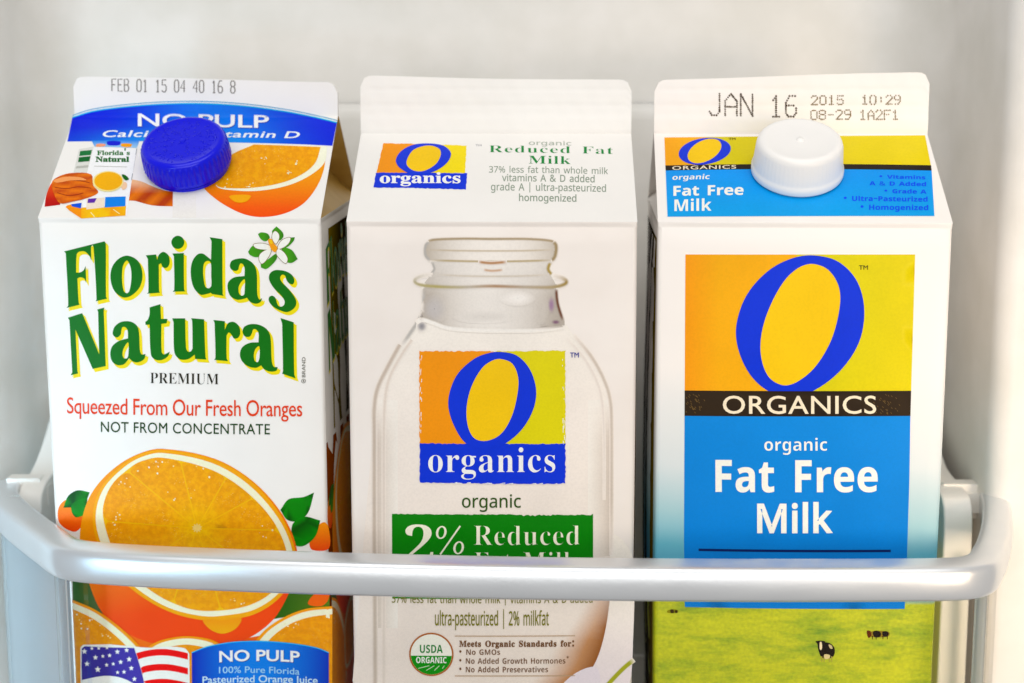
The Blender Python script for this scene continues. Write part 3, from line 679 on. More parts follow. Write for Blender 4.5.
  'g': '425|189,-161 164,-161 140,-159 117,-156 95,-153 74,-147 52,-140 52,-60 87,-72 122,-81 158,-86 195,-88 238,-79 264,-51 273,-5 273,3 273,10 273,18 274,26 275,48 273,48 259,30 244,16 228,6 209,-1 190,-5 169,-7 128,-1 94,16 67,43 51,71 39,103 33,140 30,183 33,225 40,263 51,295 68,323 96,351 131,368 171,373 213,367 249,350 277,320 280,320 288,367 373,367 373,-1 370,-38 361,-70 347,-97 326,-120 300,-138 269,-151 232,-159|204,72 227,74 246,82 261,94 271,112 277,137 279,170 279,182 277,218 271,246 261,267 247,281 227,289 203,292 172,285 150,264 137,230 132,181 137,133 150,99 173,79',
  'h': '442|52,0 52,510 152,510 152,406 152,389 152,371 151,355 150,340 149,328 148,320 153,320 166,337 181,350 198,361 217,368 238,372 259,373 296,370 328,359 355,342 375,316 387,282 391,239 391,0 291,0 291,214 284,258 265,285 232,293 205,290 184,280 170,262 160,238 154,209 152,173 152,0',
  'i': '205|103,412 88,414 75,417 64,423 55,432 50,445 48,461 50,478 55,491 64,500 75,506 88,509 103,510 117,509 130,506 141,500 150,491 155,478 157,461 155,445 150,432 141,423 130,417 117,414|52,0 52,367 152,367 152,0',
  'k': '417|52,0 52,510 152,510 152,282 152,268 152,254 151,241 147,199 148,199 169,228 177,237 184,247 192,255 295,367 408,367 262,208 416,0 301,0 195,148 152,114 152,0',
  'l': '205|52,0 52,510 152,510 152,0',
  'm': '660|52,0 52,367 129,367 142,320 148,320 160,337 176,350 194,361 213,368 234,372 255,373 280,372 303,368 323,360 340,350 355,336 366,320 375,320 387,337 403,350 421,361 442,368 462,372 483,373 521,370 553,359 577,342 595,316 606,282 609,239 609,0 509,0 509,214 503,258 485,285 454,293 430,290 411,281 398,265 388,244 383,217 381,184 381,0 281,0 281,214 275,258 256,285 226,293 201,290 182,280 168,262 159,238 154,209 152,173 152,0',
  'n': '442|52,0 52,367 129,367 142,320 148,320 161,337 177,350 196,361 217,368 238,372 261,373 297,370 329,359 355,342 375,316 387,282 391,239 391,0 291,0 291,214 289,238 285,258 277,274 265,285 250,291 232,293 204,290 184,280 169,262 160,238 154,209 152,173 152,0',
  'o': '416|207,-7 174,-4 144,3 116,15 91,32 70,54 53,80 40,111 33,145 30,184 33,227 42,265 57,297 78,324 104,346 134,361 169,370 209,373 242,371 272,364 300,351 325,334 346,313 363,287 375,257 383,223 385,184 382,141 373,103 358,70 337,43 311,21 281,6 246,-4|208,74 232,77 251,86 266,102 276,123 281,151 283,184 281,217 276,244 266,266 251,281 232,290 208,293 184,290 164,281 150,266 140,244 134,217 132,184 134,151 140,123 150,102 164,86 184,77',
  'r': '305|52,0 52,367 128,367 143,305 148,305 160,323 175,339 192,353 212,364 234,371 257,373 262,373 268,373 275,373 281,372 286,372 291,371 283,277 280,278 275,278 270,279 264,280 259,280 254,280 237,279 221,276 205,271 190,264 178,254 167,242 159,227 154,208 152,187 152,0',
  's': '334|152,-7 127,-6 106,-4 86,-2 68,2 49,8 31,15 31,97 51,89 72,82 95,75 117,70 137,67 155,66 173,67 187,70 197,75 204,82 208,89 210,98 209,104 207,110 204,115 200,120 193,126 183,132 169,138 152,146 130,156 109,166 90,175 74,185 60,195 49,207 41,220 35,235 31,252 30,271 35,303 48,328 70,348 99,362 134,371 175,373 198,373 219,370 240,367 261,361 283,354 304,345 274,273 256,280 239,286 223,292 207,296 190,299 174,300 149,297 135,289 130,275 130,270 132,264 135,260 140,255 148,250 157,244 170,238 186,231 206,223 226,214 244,206 261,196 275,187 286,175 296,162 303,147 307,129 308,109 304,75 291,46 269,23 247,10 220,1 188,-5',
  't': '292|178,-7 157,-6 137,-2 119,4 103,13 90,25 78,41 70,61 65,86 63,115 63,291 15,291 15,334 71,367 99,445 163,445 163,367 266,367 266,291 163,291 163,115 165,102 169,92 175,84 184,78 195,74 207,73 218,74 229,75 239,77 249,79 260,82 270,85 270,10 258,6 245,2 230,-2 214,-4 196,-6',
  'u': '442|181,-7 144,-3 112,7 86,25 66,51 54,85 50,128 50,367 150,367 150,152 152,129 157,109 165,93 176,82 191,75 210,73 237,77 258,87 272,104 281,128 287,158 289,194 289,367 389,367 389,0 312,0 299,47 293,47 280,30 264,16 245,6 225,-1 203,-5',
  'v': '382|140,0 0,367 105,367 175,158 179,145 182,132 185,119 187,106 189,94 189,83 192,83 195,107 200,132 207,158 277,367 382,367 242,0',
  'w': '575|111,0 7,367 106,367 148,204 151,192 154,179 157,164 164,119 166,105 167,93 169,84 171,84 172,91 173,99 174,109 175,120 177,131 179,142 184,172 186,180 187,187 188,191 233,367 343,367 386,191 388,183 390,173 393,161 395,147 397,132 399,118 401,105 402,93 402,84 405,84 406,93 408,104 410,117 412,132 415,147 417,163 420,178 423,192 426,204 470,367 568,367 463,0 354,0 326,128 318,162 307,211 296,258 292,271 290,282 288,290 285,290 284,282 281,271 278,258 267,211 256,162 248,127 218,0',
  'z': '328|18,0 18,59 188,290 28,290 28,367 302,367 302,302 136,77 308,77 308,0',
 },
 'serif': {
  '2': '375|24,0 24,69 123,171 148,198 170,223 187,245 200,266 210,287 218,307 222,327 225,349 226,371 225,395 220,413 212,427 202,437 189,443 174,445 153,442 137,432 126,416 118,393 114,364 112,329 88,331 68,336 50,344 37,357 29,374 26,396 28,411 34,426 43,441 55,454 72,465 92,474 116,481 143,485 174,486 220,483 258,473 288,456 310,434 323,407 328,375 327,359 324,344 319,329 313,314 303,298 291,281 277,262 259,242 238,220 214,195 186,168 154,138 87,74 244,74 257,75 269,79 279,86 288,95 295,107 300,120 305,141 345,141 341,0',
  'E': '442|14,0 14,17 35,18 51,22 62,30 70,41 74,57 75,78 75,369 74,394 69,413 62,425 51,433 36,437 16,439 16,455 399,455 399,320 383,320 375,357 361,386 340,406 312,420 276,428 232,430 219,430 208,429 200,428 194,426 189,422 186,417 184,410 183,400 183,388 183,246 193,246 221,248 243,256 259,269 272,288 281,313 288,345 304,345 304,118 287,118 284,143 280,164 273,181 264,195 254,206 241,213 225,218 207,221 185,222 183,222 183,67 184,53 187,42 192,35 201,31 213,28 230,28 261,29 289,32 313,39 335,48 354,60 371,75 386,94 399,116 411,143 430,143 402,0',
  'F': '404|15,0 15,17 36,20 52,26 62,34 69,45 73,62 75,84 75,375 73,396 69,412 61,423 50,430 35,435 14,439 14,455 394,455 394,320 377,320 372,345 365,367 355,385 343,400 328,412 310,420 288,426 261,430 230,431 218,431 208,430 200,429 194,428 189,425 186,421 184,416 182,408 182,398 182,247 190,247 217,250 239,257 256,270 269,289 278,314 284,347 302,347 302,118 285,118 279,154 269,181 257,200 239,213 217,221 189,224 182,224 182,81 183,66 185,53 188,43 193,34 200,28 210,24 222,20 238,18 257,17 257,0',
  'I': '261|13,0 13,17 34,21 50,26 61,32 69,42 74,56 75,75 75,387 74,405 70,419 63,427 52,433 36,437 13,439 13,455 244,455 244,439 223,437 207,433 196,427 188,419 184,405 183,387 183,77 183,64 185,53 187,44 192,37 198,31 206,26 216,23 230,20 246,17 246,0',
  'M': '634|14,0 14,17 34,20 50,24 61,32 69,43 74,58 75,79 75,382 75,396 73,407 71,416 66,423 61,428 53,432 43,435 30,437 15,439 15,455 185,455 317,142 449,455 617,455 617,439 598,436 583,430 573,423 566,412 561,397 560,378 560,85 561,68 562,54 565,43 569,34 574,28 582,23 591,20 602,18 617,17 617,0 396,0 396,17 410,19 423,22 433,25 440,29 446,36 450,44 453,54 454,68 455,83 455,399 288,0 270,0 105,389 105,80 107,57 112,41 120,30 131,23 148,19 169,17 169,0',
  'N': '494|403,-11 107,350 107,79 108,57 112,42 119,31 129,24 145,20 167,17 167,0 18,0 18,17 33,18 45,20 54,23 61,27 67,33 71,41 74,51 75,64 76,79 76,388 56,412 43,427 36,433 31,435 25,437 18,439 18,455 156,455 391,169 391,377 390,392 389,404 386,414 382,421 376,427 369,431 359,435 346,437 331,439 331,455 480,455 480,439 459,436 443,432 433,425 427,414 423,398 422,377 422,-11',
  'O': '525|261,-11 228,-9 198,-3 169,7 142,21 117,38 94,58 75,81 58,106 45,134 35,163 29,195 28,228 29,260 35,292 45,321 58,349 75,374 95,397 117,417 143,434 170,448 200,458 232,464 265,466 298,464 328,458 357,448 384,435 409,418 431,399 451,376 467,351 481,323 490,293 496,261 498,228 496,195 490,163 481,134 467,106 450,81 430,58 408,38 383,21 355,7 325,-3 294,-9|265,12 315,26 351,66 372,133 379,228 377,278 371,321 362,358 348,389 324,419 294,437 260,443 210,430 174,389 152,322 145,228 147,178 153,135 163,98 177,67 201,37 230,18',
  'P': '418|15,0 15,17 36,20 52,24 62,32 69,43 73,59 75,81 75,379 73,398 69,413 62,424 51,431 36,436 16,439 16,455 214,455 253,454 287,452 315,447 336,440 357,429 375,415 390,398 400,378 407,356 409,332 404,296 390,266 367,240 343,225 314,214 281,208 242,206 182,206 182,81 183,59 187,43 194,32 205,24 221,20 242,17 242,0|182,230 201,230 231,232 255,240 272,253 283,271 290,297 292,329 290,361 285,387 275,406 261,420 241,428 216,431 204,430 195,428 189,424 185,418 183,409 182,398',
  'R': '473|15,0 15,17 36,20 52,24 62,32 69,43 73,59 75,81 75,379 73,398 69,413 62,424 51,431 36,436 16,439 16,455 217,455 264,453 305,448 339,439 367,426 395,403 412,372 417,334 411,296 392,265 360,241 315,224 432,50 439,40 446,32 452,26 459,21 468,18 478,17 480,17 480,0 338,0 201,212 182,212 182,81 183,59 187,43 194,32 205,24 221,20 242,17 242,0|182,234 203,234 235,236 261,245 280,258 293,278 301,304 304,336 299,378 284,407 259,425 224,431 209,430 197,427 190,422 185,414 183,402 182,385',
  'S': '390|43,-11 43,158 62,158 75,113 91,77 111,50 136,30 164,19 197,15 220,17 241,24 257,36 269,51 276,69 279,89 273,117 255,140 225,160 163,191 127,210 99,231 77,253 62,276 53,302 50,332 52,358 57,381 67,403 80,421 96,437 115,449 136,459 160,464 185,466 199,466 213,464 229,461 246,458 264,453 282,448 291,446 294,445 297,445 300,445 310,447 317,454 320,466 339,466 339,319 322,319 315,343 305,365 293,385 280,402 265,417 248,429 231,438 213,443 194,445 173,443 155,437 140,426 128,413 122,398 120,380 121,364 127,349 137,336 151,325 168,314 189,303 253,273 279,260 300,247 317,233 331,219 342,204 350,188 355,171 358,153 359,133 357,106 350,80 339,58 323,38 304,21 281,8 254,-2 225,-8 192,-10 181,-10 170,-9 158,-8 147,-6 136,-3 126,1 115,4 106,7 98,9 92,11 88,12 85,12 78,12 73,10 69,7 66,3 64,-3 61,-11',
  'U': '492|248,-13 205,-10 168,-2 138,10 114,29 96,52 83,81 76,115 73,155 73,379 72,398 68,413 61,424 50,431 35,436 15,439 15,455 240,455 240,439 225,437 213,435 202,432 195,428 189,422 185,415 183,406 181,394 181,379 181,140 183,104 191,74 203,51 221,35 245,25 275,22 326,31 363,56 385,99 392,159 392,378 391,398 387,413 379,423 368,431 351,436 328,439 328,455 474,455 474,439 456,435 442,429 433,421 427,411 424,396 422,378 422,181 420,133 412,92 398,58 380,32 356,13 325,-2 290,-10',
  'a': '344|255,-10 226,-5 208,10 200,35 168,11 133,-4 95,-9 74,-6 55,0 40,11 29,26 22,43 20,63 25,91 39,115 63,136 88,150 119,164 156,177 199,190 199,241 197,258 193,272 187,282 177,290 164,294 148,296 123,293 109,286 104,274 105,270 108,264 113,257 119,248 122,239 123,231 121,220 117,210 110,202 100,196 90,192 77,191 64,192 54,196 45,203 38,212 34,223 33,236 35,252 40,266 49,278 62,290 77,300 95,308 115,314 137,317 162,318 205,315 239,307 263,292 280,271 290,244 293,210 293,62 293,52 294,45 295,40 297,37 300,35 304,34 309,35 314,38 320,42 329,28 306,7 281,-6|151,34 158,34 165,37 174,41 183,47 191,54 199,63 199,169 154,151 127,123 118,84 122,56 133,39',
  'c': '294|156,-10 131,-8 108,-1 87,11 67,26 51,45 38,68 28,93 21,120 19,150 22,181 29,210 40,237 55,260 74,280 96,297 120,309 146,317 175,319 204,317 230,310 250,298 265,283 274,265 277,245 276,233 272,223 266,215 258,209 248,205 236,204 214,209 201,225 196,251 196,254 196,258 197,261 197,265 197,268 197,271 194,286 185,294 169,297 144,290 126,269 116,235 112,187 115,142 123,105 137,76 156,55 178,42 204,38 227,42 250,53 271,72 285,60 258,30 227,8 193,-6',
  'd': '371|140,-10 117,-8 97,-1 78,10 61,26 47,44 35,66 26,91 21,118 19,147 21,180 27,210 36,237 48,261 63,281 81,297 101,309 123,316 146,318 175,314 201,301 223,280 223,401 222,413 218,423 212,430 203,435 191,438 176,439 176,455 319,455 319,75 320,60 322,49 325,41 330,35 340,30 353,28 353,11 325,9 294,6 260,-1 223,-10 223,39 201,12 173,-5|171,28 182,30 192,34 202,41 211,51 218,62 223,76 223,242 220,252 214,262 206,270 196,276 186,279 174,281 155,277 141,267 130,250 123,225 119,193 118,153 119,115 123,83 130,58 140,42 153,32',
  'e': '301|154,-10 129,-8 106,-1 85,10 66,26 50,45 37,69 27,95 21,125 19,157 21,187 28,215 38,240 51,263 68,282 87,298 109,309 132,316 157,318 193,314 224,301 249,280 268,251 279,216 283,173 283,166 117,166 123,112 138,73 164,50 199,42 225,47 248,62 270,86 285,73 258,36 228,11 193,-5|116,192 201,192 201,215 201,241 198,261 193,277 186,288 175,295 161,297 136,286 121,255 116,203',
  'f': '213|15,0 15,16 25,17 34,19 40,22 44,25 47,30 50,35 51,42 52,55 52,73 52,277 16,277 16,310 52,310 52,353 56,386 67,413 85,436 109,452 139,461 174,465 200,463 222,456 240,446 253,432 261,417 263,400 262,386 258,375 252,367 244,360 235,357 224,355 213,356 203,360 195,365 189,372 186,381 185,391 186,400 188,410 193,420 196,426 197,429 197,431 197,433 196,438 190,442 180,443 168,442 159,437 153,430 150,419 148,406 148,390 148,310 203,310 203,277 148,277 148,65 149,47 152,34 158,26 167,20 181,17 199,16 199,0',
  'g': '327|146,-140 106,-138 73,-132 48,-122 29,-108 18,-92 14,-75 20,-54 38,-38 69,-26 44,-10 29,9 24,30 26,46 32,61 42,74 57,86 77,98 102,110 67,128 42,150 27,179 22,212 24,232 30,251 40,268 53,282 69,295 88,305 109,312 132,317 157,318 183,317 208,312 233,304 317,304 317,268 268,268 281,248 289,226 291,203 290,185 285,167 276,151 264,137 250,125 234,116 215,108 194,104 172,103 167,103 162,103 157,103 152,104 147,104 142,104 131,103 121,100 112,94 106,87 102,80 101,71 105,59 119,51 141,49 175,49 208,48 236,45 259,40 277,33 292,24 303,13 310,-1 314,-18 316,-37 311,-67 296,-92 272,-113 248,-125 219,-133 185,-139|157,124 172,127 183,134 190,146 195,163 198,184 199,211 198,238 195,260 190,276 183,288 172,295 157,297 143,295 132,288 124,276 118,260 115,238 114,211 115,184 118,163 124,146 132,134 143,127|161,-116 218,-111 252,-94 263,-66 262,-55 257,-47 249,-41 238,-37 223,-35 205,-34 97,-34 84,-45 76,-58 73,-73 76,-84 83,-94 95,-103 111,-111 133,-115',
  'i': '198|101,362 87,364 75,368 65,376 57,387 52,399 50,412 52,426 57,438 65,449 75,457 87,462 101,463 114,462 126,457 137,449 145,438 150,426 151,412 149,399 145,387 136,376 126,368 114,364|18,0 18,16 30,18 39,21 45,26 49,32 52,43 52,56 52,252 52,267 50,278 47,285 41,289 32,292 20,293 21,310 148,310 148,56 149,43 151,33 154,26 160,21 168,18 180,16 180,0',
  'k': '359|17,0 17,16 30,18 39,21 45,26 49,33 52,43 52,56 52,398 52,412 50,422 47,429 42,434 33,438 20,439 21,455 148,455 148,169 227,248 236,259 242,269 244,278 240,287 228,292 209,293 206,293 206,310 345,310 345,293 320,289 297,278 275,260 222,209 346,34 355,24 365,18 376,16 376,0 211,0 211,16 217,16 229,18 237,23 239,32 238,37 236,43 232,49 163,147 148,134 148,56 148,43 151,33 154,26 160,21 168,18 180,16 180,0',
  'l': '200|18,0 18,16 30,18 39,21 45,26 49,32 52,43 52,56 52,398 52,411 50,421 47,429 42,434 33,438 20,439 20,455 148,455 148,56 149,43 151,33 154,26 160,21 168,18 180,16 180,0',
  'n': '381|18,0 18,16 30,17 39,21 45,26 49,33 52,43 52,56 52,253 52,266 49,276 46,284 40,289 31,293 19,294 19,310 148,310 148,267 175,296 207,313 243,318 281,312 309,292 325,258 330,212 330,56 331,43 333,33 337,26 343,21 352,17 363,16 363,0 202,0 202,16 207,16 223,21 232,34 235,56 235,217 234,234 232,247 229,258 223,265 215,270 203,271 183,267 164,255 148,235 148,56 148,43 151,33 154,26 160,21 168,17 180,16 180,0',
  'o': '336|169,-10 140,-8 114,-1 90,11 69,27 52,47 38,70 27,96 21,124 19,154 21,184 27,213 38,239 52,262 69,281 90,297 114,309 140,316 168,318 196,316 222,309 245,298 266,282 283,263 298,240 308,214 315,185 317,154 315,123 308,94 298,69 284,46 266,26 245,11 222,-1 197,-8|169,11 186,14 199,24 209,39 212,50 215,64 217,81 219,102 219,126 220,154 218,206 214,245 208,271 198,286 185,296 169,299 151,296 138,286 128,271 122,245 118,206 117,154 117,127 118,103 120,82 122,64 125,50 128,39 138,24 152,14',
  'r': '288|18,0 18,16 30,18 39,21 45,26 49,32 52,43 52,56 52,252 52,267 50,278 46,285 41,289 32,292 20,293 21,310 146,310 146,252 158,272 172,288 187,301 203,311 218,316 233,318 250,317 264,312 275,304 283,293 288,281 289,266 288,254 284,243 278,234 270,228 260,224 248,222 237,223 229,226 222,231 217,237 212,243 207,250 202,255 196,259 189,260 179,258 171,252 162,241 155,228 151,211 149,192 149,56 150,42 153,32 159,25 167,21 180,18 197,16 197,0',
  's': '288|151,-10 132,-8 110,-3 87,6 82,8 78,8 73,9 64,7 56,1 51,-9 36,-9 36,105 53,105 61,79 72,57 87,39 103,26 121,17 140,15 156,16 168,20 179,27 186,35 191,46 192,58 188,76 176,92 156,105 107,130 85,142 68,155 54,169 45,185 39,202 37,220 40,247 49,270 65,291 86,306 111,316 141,319 149,319 157,318 166,316 176,314 187,311 199,308 206,306 209,305 211,305 213,305 220,306 226,311 230,319 244,319 244,222 228,222 220,244 209,262 196,277 182,288 166,294 149,296 136,295 125,292 116,286 110,278 106,269 105,259 106,249 109,240 115,232 123,225 134,218 146,212 191,189 212,178 229,165 241,151 250,136 255,117 257,95 254,65 244,39 228,18 206,2 181,-7',
  't': '228|124,-9 99,-7 80,-1 66,10 56,26 50,46 48,71 48,279 20,279 20,300 46,324 68,347 88,369 105,389 118,407 129,424 144,424 144,310 208,310 208,279 144,279 144,82 145,69 147,59 149,51 154,45 160,41 168,40 183,44 195,56 206,75 222,66 205,33 182,9 155,-5',
  'u': '375|131,-10 103,-7 81,2 65,17 54,38 48,65 46,97 46,248 45,262 43,274 39,282 33,289 24,293 11,294 11,310 142,310 142,74 143,63 146,54 151,46 158,40 166,37 177,36 196,39 213,49 228,66 228,248 228,263 225,275 221,283 214,289 204,293 189,294 189,310 324,310 324,70 325,56 327,46 331,39 338,34 347,31 360,30 360,13 331,11 300,7 265,0 228,-10 228,40 216,26 202,13 186,3 169,-4 150,-9',
 },
}


# ------------------------------------------------------------------ printing: artboard -> carton panel
HALF = 48.0          # half the carton width, mm
FIN_Y = 46.8         # front plane of the top fin behind the front panel, mm
SHOULDER = 197.0     # shoulder height, mm
CARTONS = [dict(x=-112.33, y=548.14, yaw=-1.8, rise=32.5, fin=14.0, crease=116.95, pinch=1.2),
           dict(x=-6.72, y=535.67, yaw=-1.198, rise=26.78, fin=19.97, crease=134.6, pinch=0.0),
           dict(x=96.0, y=532.79, yaw=-2.8, rise=26.78, fin=19.97, crease=135.0, pinch=1.0)]
# artboard units -> panel millimetres (projective rectification of each printed panel)
HOM = {
    (0, 'front'): [0.3331265, -0.0115099, -57.07687, 0.0009880081, -0.3313826, 72.30512, 1.908943e-05, -0.0001024145, 1.0],
    (0, 'roof'): [0.4001499, 0.1062044, -94.81411, 0.001831713, -0.6143652, 134.0497, 2.018674e-05, 0.0008038944, 1.0],
    (0, 'fin'): [0.3615545, -0.01135927, -73.11712, 0.0003676016, -0.3560889, 41.57175, 1.908943e-05, -0.0001024145, 1.0],
    (1, 'front'): [0.3243949, -0.0006863089, -159.3234, 0.0006553651, -0.3248806, 71.89648, 1.266239e-05, -0.0001020808, 1.0],
    (1, 'roof'): [0.4058375, 0.01948205, -203.8447, 0.001412421, -0.7001718, 154.9489, 1.355335e-05, 0.001007321, 1.0],
    (1, 'fin'): [0.3527303, -0.0005863957, -174.8162, 0.0003162741, -0.3500827, 46.87749, 1.266239e-05, -0.0001020808, 1.0],
    (2, 'front'): [0.3257945, 0.009897356, -264.3915, 0.001546026, -0.3289034, 72.14706, 2.987096e-05, -0.0001029744, 1.0],
    (2, 'roof'): [0.4081284, -0.06772782, -313.3285, 0.003334228, -0.7093277, 155.5956, 3.199468e-05, 0.001017937, 1.0],
    (2, 'fin'): [0.3543779, 0.01013305, -281.3501, 0.0007461, -0.3543537, 47.14522, 2.987096e-05, -0.0001029744, 1.0],
}


def hom(h, x, y):
    w = h[6] * x + h[7] * y + h[8]
    return (h[0] * x + h[1] * y + h[2]) / w, (h[3] * x + h[4] * y + h[5]) / w


def bulge(u, v):
    """how far (mm) a body panel swells out at u across, v below the shoulder (v<0)"""
    g = math.sin(math.pi * min(1, max(0, -v / SHOULDER))) ** 0.8
    return 1.6 * max(0.0, 1 - (u / HALF) ** 2) * g


def pinch(ci, u, v):
    """juice carton: left edge drawn in a little towards the foot"""
    k = CARTONS[ci]['pinch']
    if u >= 0 or k == 0:
        return u
    return u + k * (-v / 160.0) ** 1.3 * (-u / HALF) if v < 0 else u


def roof_swell(u, t, L):
    return 0.7 * max(0.0, 1 - (u / HALF) ** 2) * math.sin(math.pi * min(1, max(0, t / L)))


def panel_point(ci, panel, u, v, lift=0.0):
    """panel mm -> carton local mm (origin on the ground under the front centre)"""
    c = CARTONS[ci]
    if panel == 'front':
        return Vector((pinch(ci, u, v), -bulge(u, v) - lift, SHOULDER + v))
    if panel == 'side':      # right-hand side: u runs to the back
        return Vector((HALF + bulge(u, v) * side_swell(ci)[1] + lift, HALF + u, SHOULDER + v))
    if panel == 'left':      # left-hand side: u runs to the front
        return Vector((pinch(ci, -HALF, v) - bulge(u, v) * side_swell(ci)[3] - lift, HALF - u, SHOULDER + v))
    if panel == 'roof':
        L = math.hypot(FIN_Y, c['rise'])
        n = Vector((0, -c['rise'] / L, FIN_Y / L))
        return Vector((u, v * FIN_Y / L, SHOULDER + v * c['rise'] / L)) + n * (roof_swell(u, v, L) + lift)
    if panel == 'fin':
        return Vector((u, FIN_Y - fin_relief(ci, u, v) - lift, SHOULDER + c['rise'] + v))


def fin_relief(ci, u, v):
    """embossed heat-seal lines and slight waviness of the fin"""
    c = CARTONS[ci]
    h = c['fin']
    s = v / h
    r = 0.10 * math.sin(u * 0.16 + ci) * s
    if ci == 0:
        return 0.5 * r
    edge = lambda a, b, t: 1 / (1 + math.exp(-(t - a) / b))
    r += 0.3 * (1 - edge(0.30, 0.02, s))
    r -= 0.13 * math.exp(-((s - 0.50) / 0.035) ** 2) + 0.12 * math.exp(-((s - 0.78) / 0.03) ** 2)
    r += 0.05 * math.sin(u * 0.41 + 3 * ci) * math.exp(-((s - 0.64) / 0.12) ** 2) + 0.04 * math.sin(u * 0.93 + s * 9)
    if v <= 0.05:
        r = 0.3
    return r * min(1, v / 1.0) if v > 0 else 0.0


class Zoom:
    """artwork traced at a magnification: origin + scale"""
    def __init__(self, ox, oy, s):
        self.o = (ox, oy); self.s = s

    def __call__(self, *pts):
        return [(self.o[0] + p[0] / self.s, self.o[1] + p[1] / self.s) + tuple(p[2:]) for p in pts]


def curve(pts, n=5):
    """closed outline; a third value 1 marks a corner"""
    m = len(pts)
    out = []
    corner = [len(p) > 2 and p[2] for p in pts]
    P = [(p[0], p[1]) for p in pts]
    for i in range(m):
        j = (i + 1) % m
        p1, p2 = P[i], P[j]
        p0 = p1 if corner[i] else P[i - 1]
        p3 = p2 if corner[j] else P[(j + 1) % m]
        if corner[i] and corner[j]:
            out.append(p1)
            continue
        for k in range(n):
            t = k / n
            # centripetal-ish: scale tangents by segment length
            d = math.dist(p1, p2)
            d0 = math.dist(p0, p1) or d
            d3 = math.dist(p2, p3) or d
            def tan(a, b, c, da, db):
                if a == b: return tuple((c[q] - b[q]) / max(db, 1e-6) for q in (0, 1))
                if b == c: return tuple((b[q] - a[q]) / max(da, 1e-6) for q in (0, 1))
                return tuple(((b[q] - a[q]) + (c[q] - b[q])) / (da + db) for q in (0, 1))
            m1 = tan(p0, p1, p2, d0, d)
            m2 = tan(p1, p2, p3, d, d3)
            h1 = 2 * t ** 3 - 3 * t ** 2 + 1; h2 = t ** 3 - 2 * t ** 2 + t; h3 = -2 * t ** 3 + 3 * t ** 2; h4 = t ** 3 - t ** 2
            out.append(tuple(h1 * p1[q] + h2 * d * m1[q] + h3 * p2[q] + h4 * d * m2[q] for q in (0, 1)))
    return out


def ellipse(cx, cy, rx, ry, rot=0, n=36, shear=0):
    out = []
    for i in range(n):
        a = 2 * math.pi * i / n
        x, y = rx * math.cos(a), ry * math.sin(a)
        x -= shear * y
        c, s = math.cos(rot), math.sin(rot)
        out.append((cx + c * x - s * y, cy + s * x + c * y))
    return out


def inside_poly(x, y, c):
    r = False
    for i in range(len(c)):
        (ax, ay), (bx, by) = c[i - 1], c[i]
        if (ay > y) != (by > y) and x < ax + (y - ay) * (bx - ax) / (by - ay):
            r = not r
    return r


def area2(c):
    return sum(c[i - 1][0] * c[i][1] - c[i][0] * c[i - 1][1] for i in range(len(c)))


def offset_contours(cs, d):
    """grow (d>0) filled area; the largest contour tells the fill direction"""
    if not d:
        return cs
    big = max(cs, key=lambda c: abs(area2(c)))
    sgn = 1 if area2(big) > 0 else -1
    out = []
    for c in cs:
        n = len(c)
        r = []
        for i in range(n):
            a, b, e = c[i - 1], c[i], c[(i + 1) % n]
            d1 = (b[0] - a[0], b[1] - a[1]); d2 = (e[0] - b[0], e[1] - b[1])
            l1 = math.hypot(*d1) or 1e-9; l2 = math.hypot(*d2) or 1e-9
            n1 = (d1[1] / l1, -d1[0] / l1); n2 = (d2[1] / l2, -d2[0] / l2)
            nx, ny = n1[0] + n2[0], n1[1] + n2[1]
            k = nx * n1[0] + ny * n1[1]
            k = max(k, 0.5)
            r.append((b[0] + sgn * d * nx / k, b[1] + sgn * d * ny / k))
        out.append(r)
    return out


def parse_glyph(s):
    parts = s.split('|')
    return int(parts[0]), [[tuple(map(int, p.split(','))) for p in c.split(' ')] for c in parts[1:]]


_gl = {}
def glyph(font, ch):
    key = (font, ch)
    if key not in _gl:
        d = GLYPHS[font]
        if ch in d:
            _gl[key] = parse_glyph(d[ch])
        elif ch == ' ':
            _gl[key] = (270, [])
        elif ch == '\u2022':
            _gl[key] = (420, [[(210 + 115 * math.cos(a * 0.5236), 300 + 115 * math.sin(a * 0.5236)) for a in range(12)]])
        elif ch == '-':
            _gl[key] = (340, [[(40, 230), (300, 230), (300, 320), (40, 320)]])
        elif ch == '&':
            _gl[key] = parse_glyph(GLYPHS['sans']['&'])
        elif ch == ':':
            _gl[key] = (300, [[(90, 0), (210, 0), (210, 120), (90, 120)], [(90, 330), (210, 330), (210, 450), (90, 450)]])
        elif ch == '*':
            _gl[key] = (380, [[(190 + (170 if k % 2 else 60) * math.cos(k * 0.5236), 540 + (170 if k % 2 else 60) * math.sin(k * 0.5236)) for k in range(12)]])
        elif ch == "'":
            _gl[key] = (240, [[(70, 700), (190, 700), (150, 450), (90, 450)]])
        elif ch == '\u00ae':
            ring = [[(360 + 340 * math.cos(a * 0.2618), 340 + 340 * math.sin(a * 0.2618)) for a in range(24)],
                    [(360 - 270 * math.cos(a * 0.2618), 340 + 270 * math.sin(a * 0.2618)) for a in range(24)]]
            _gl[key] = (780, ring + [[(270, 160), (340, 160), (340, 520), (270, 520)], [(360, 340), (450, 160), (500, 160), (430, 350), (450, 520), (360, 520)]])
        else:
            raise KeyError(key)
    return _gl[key]


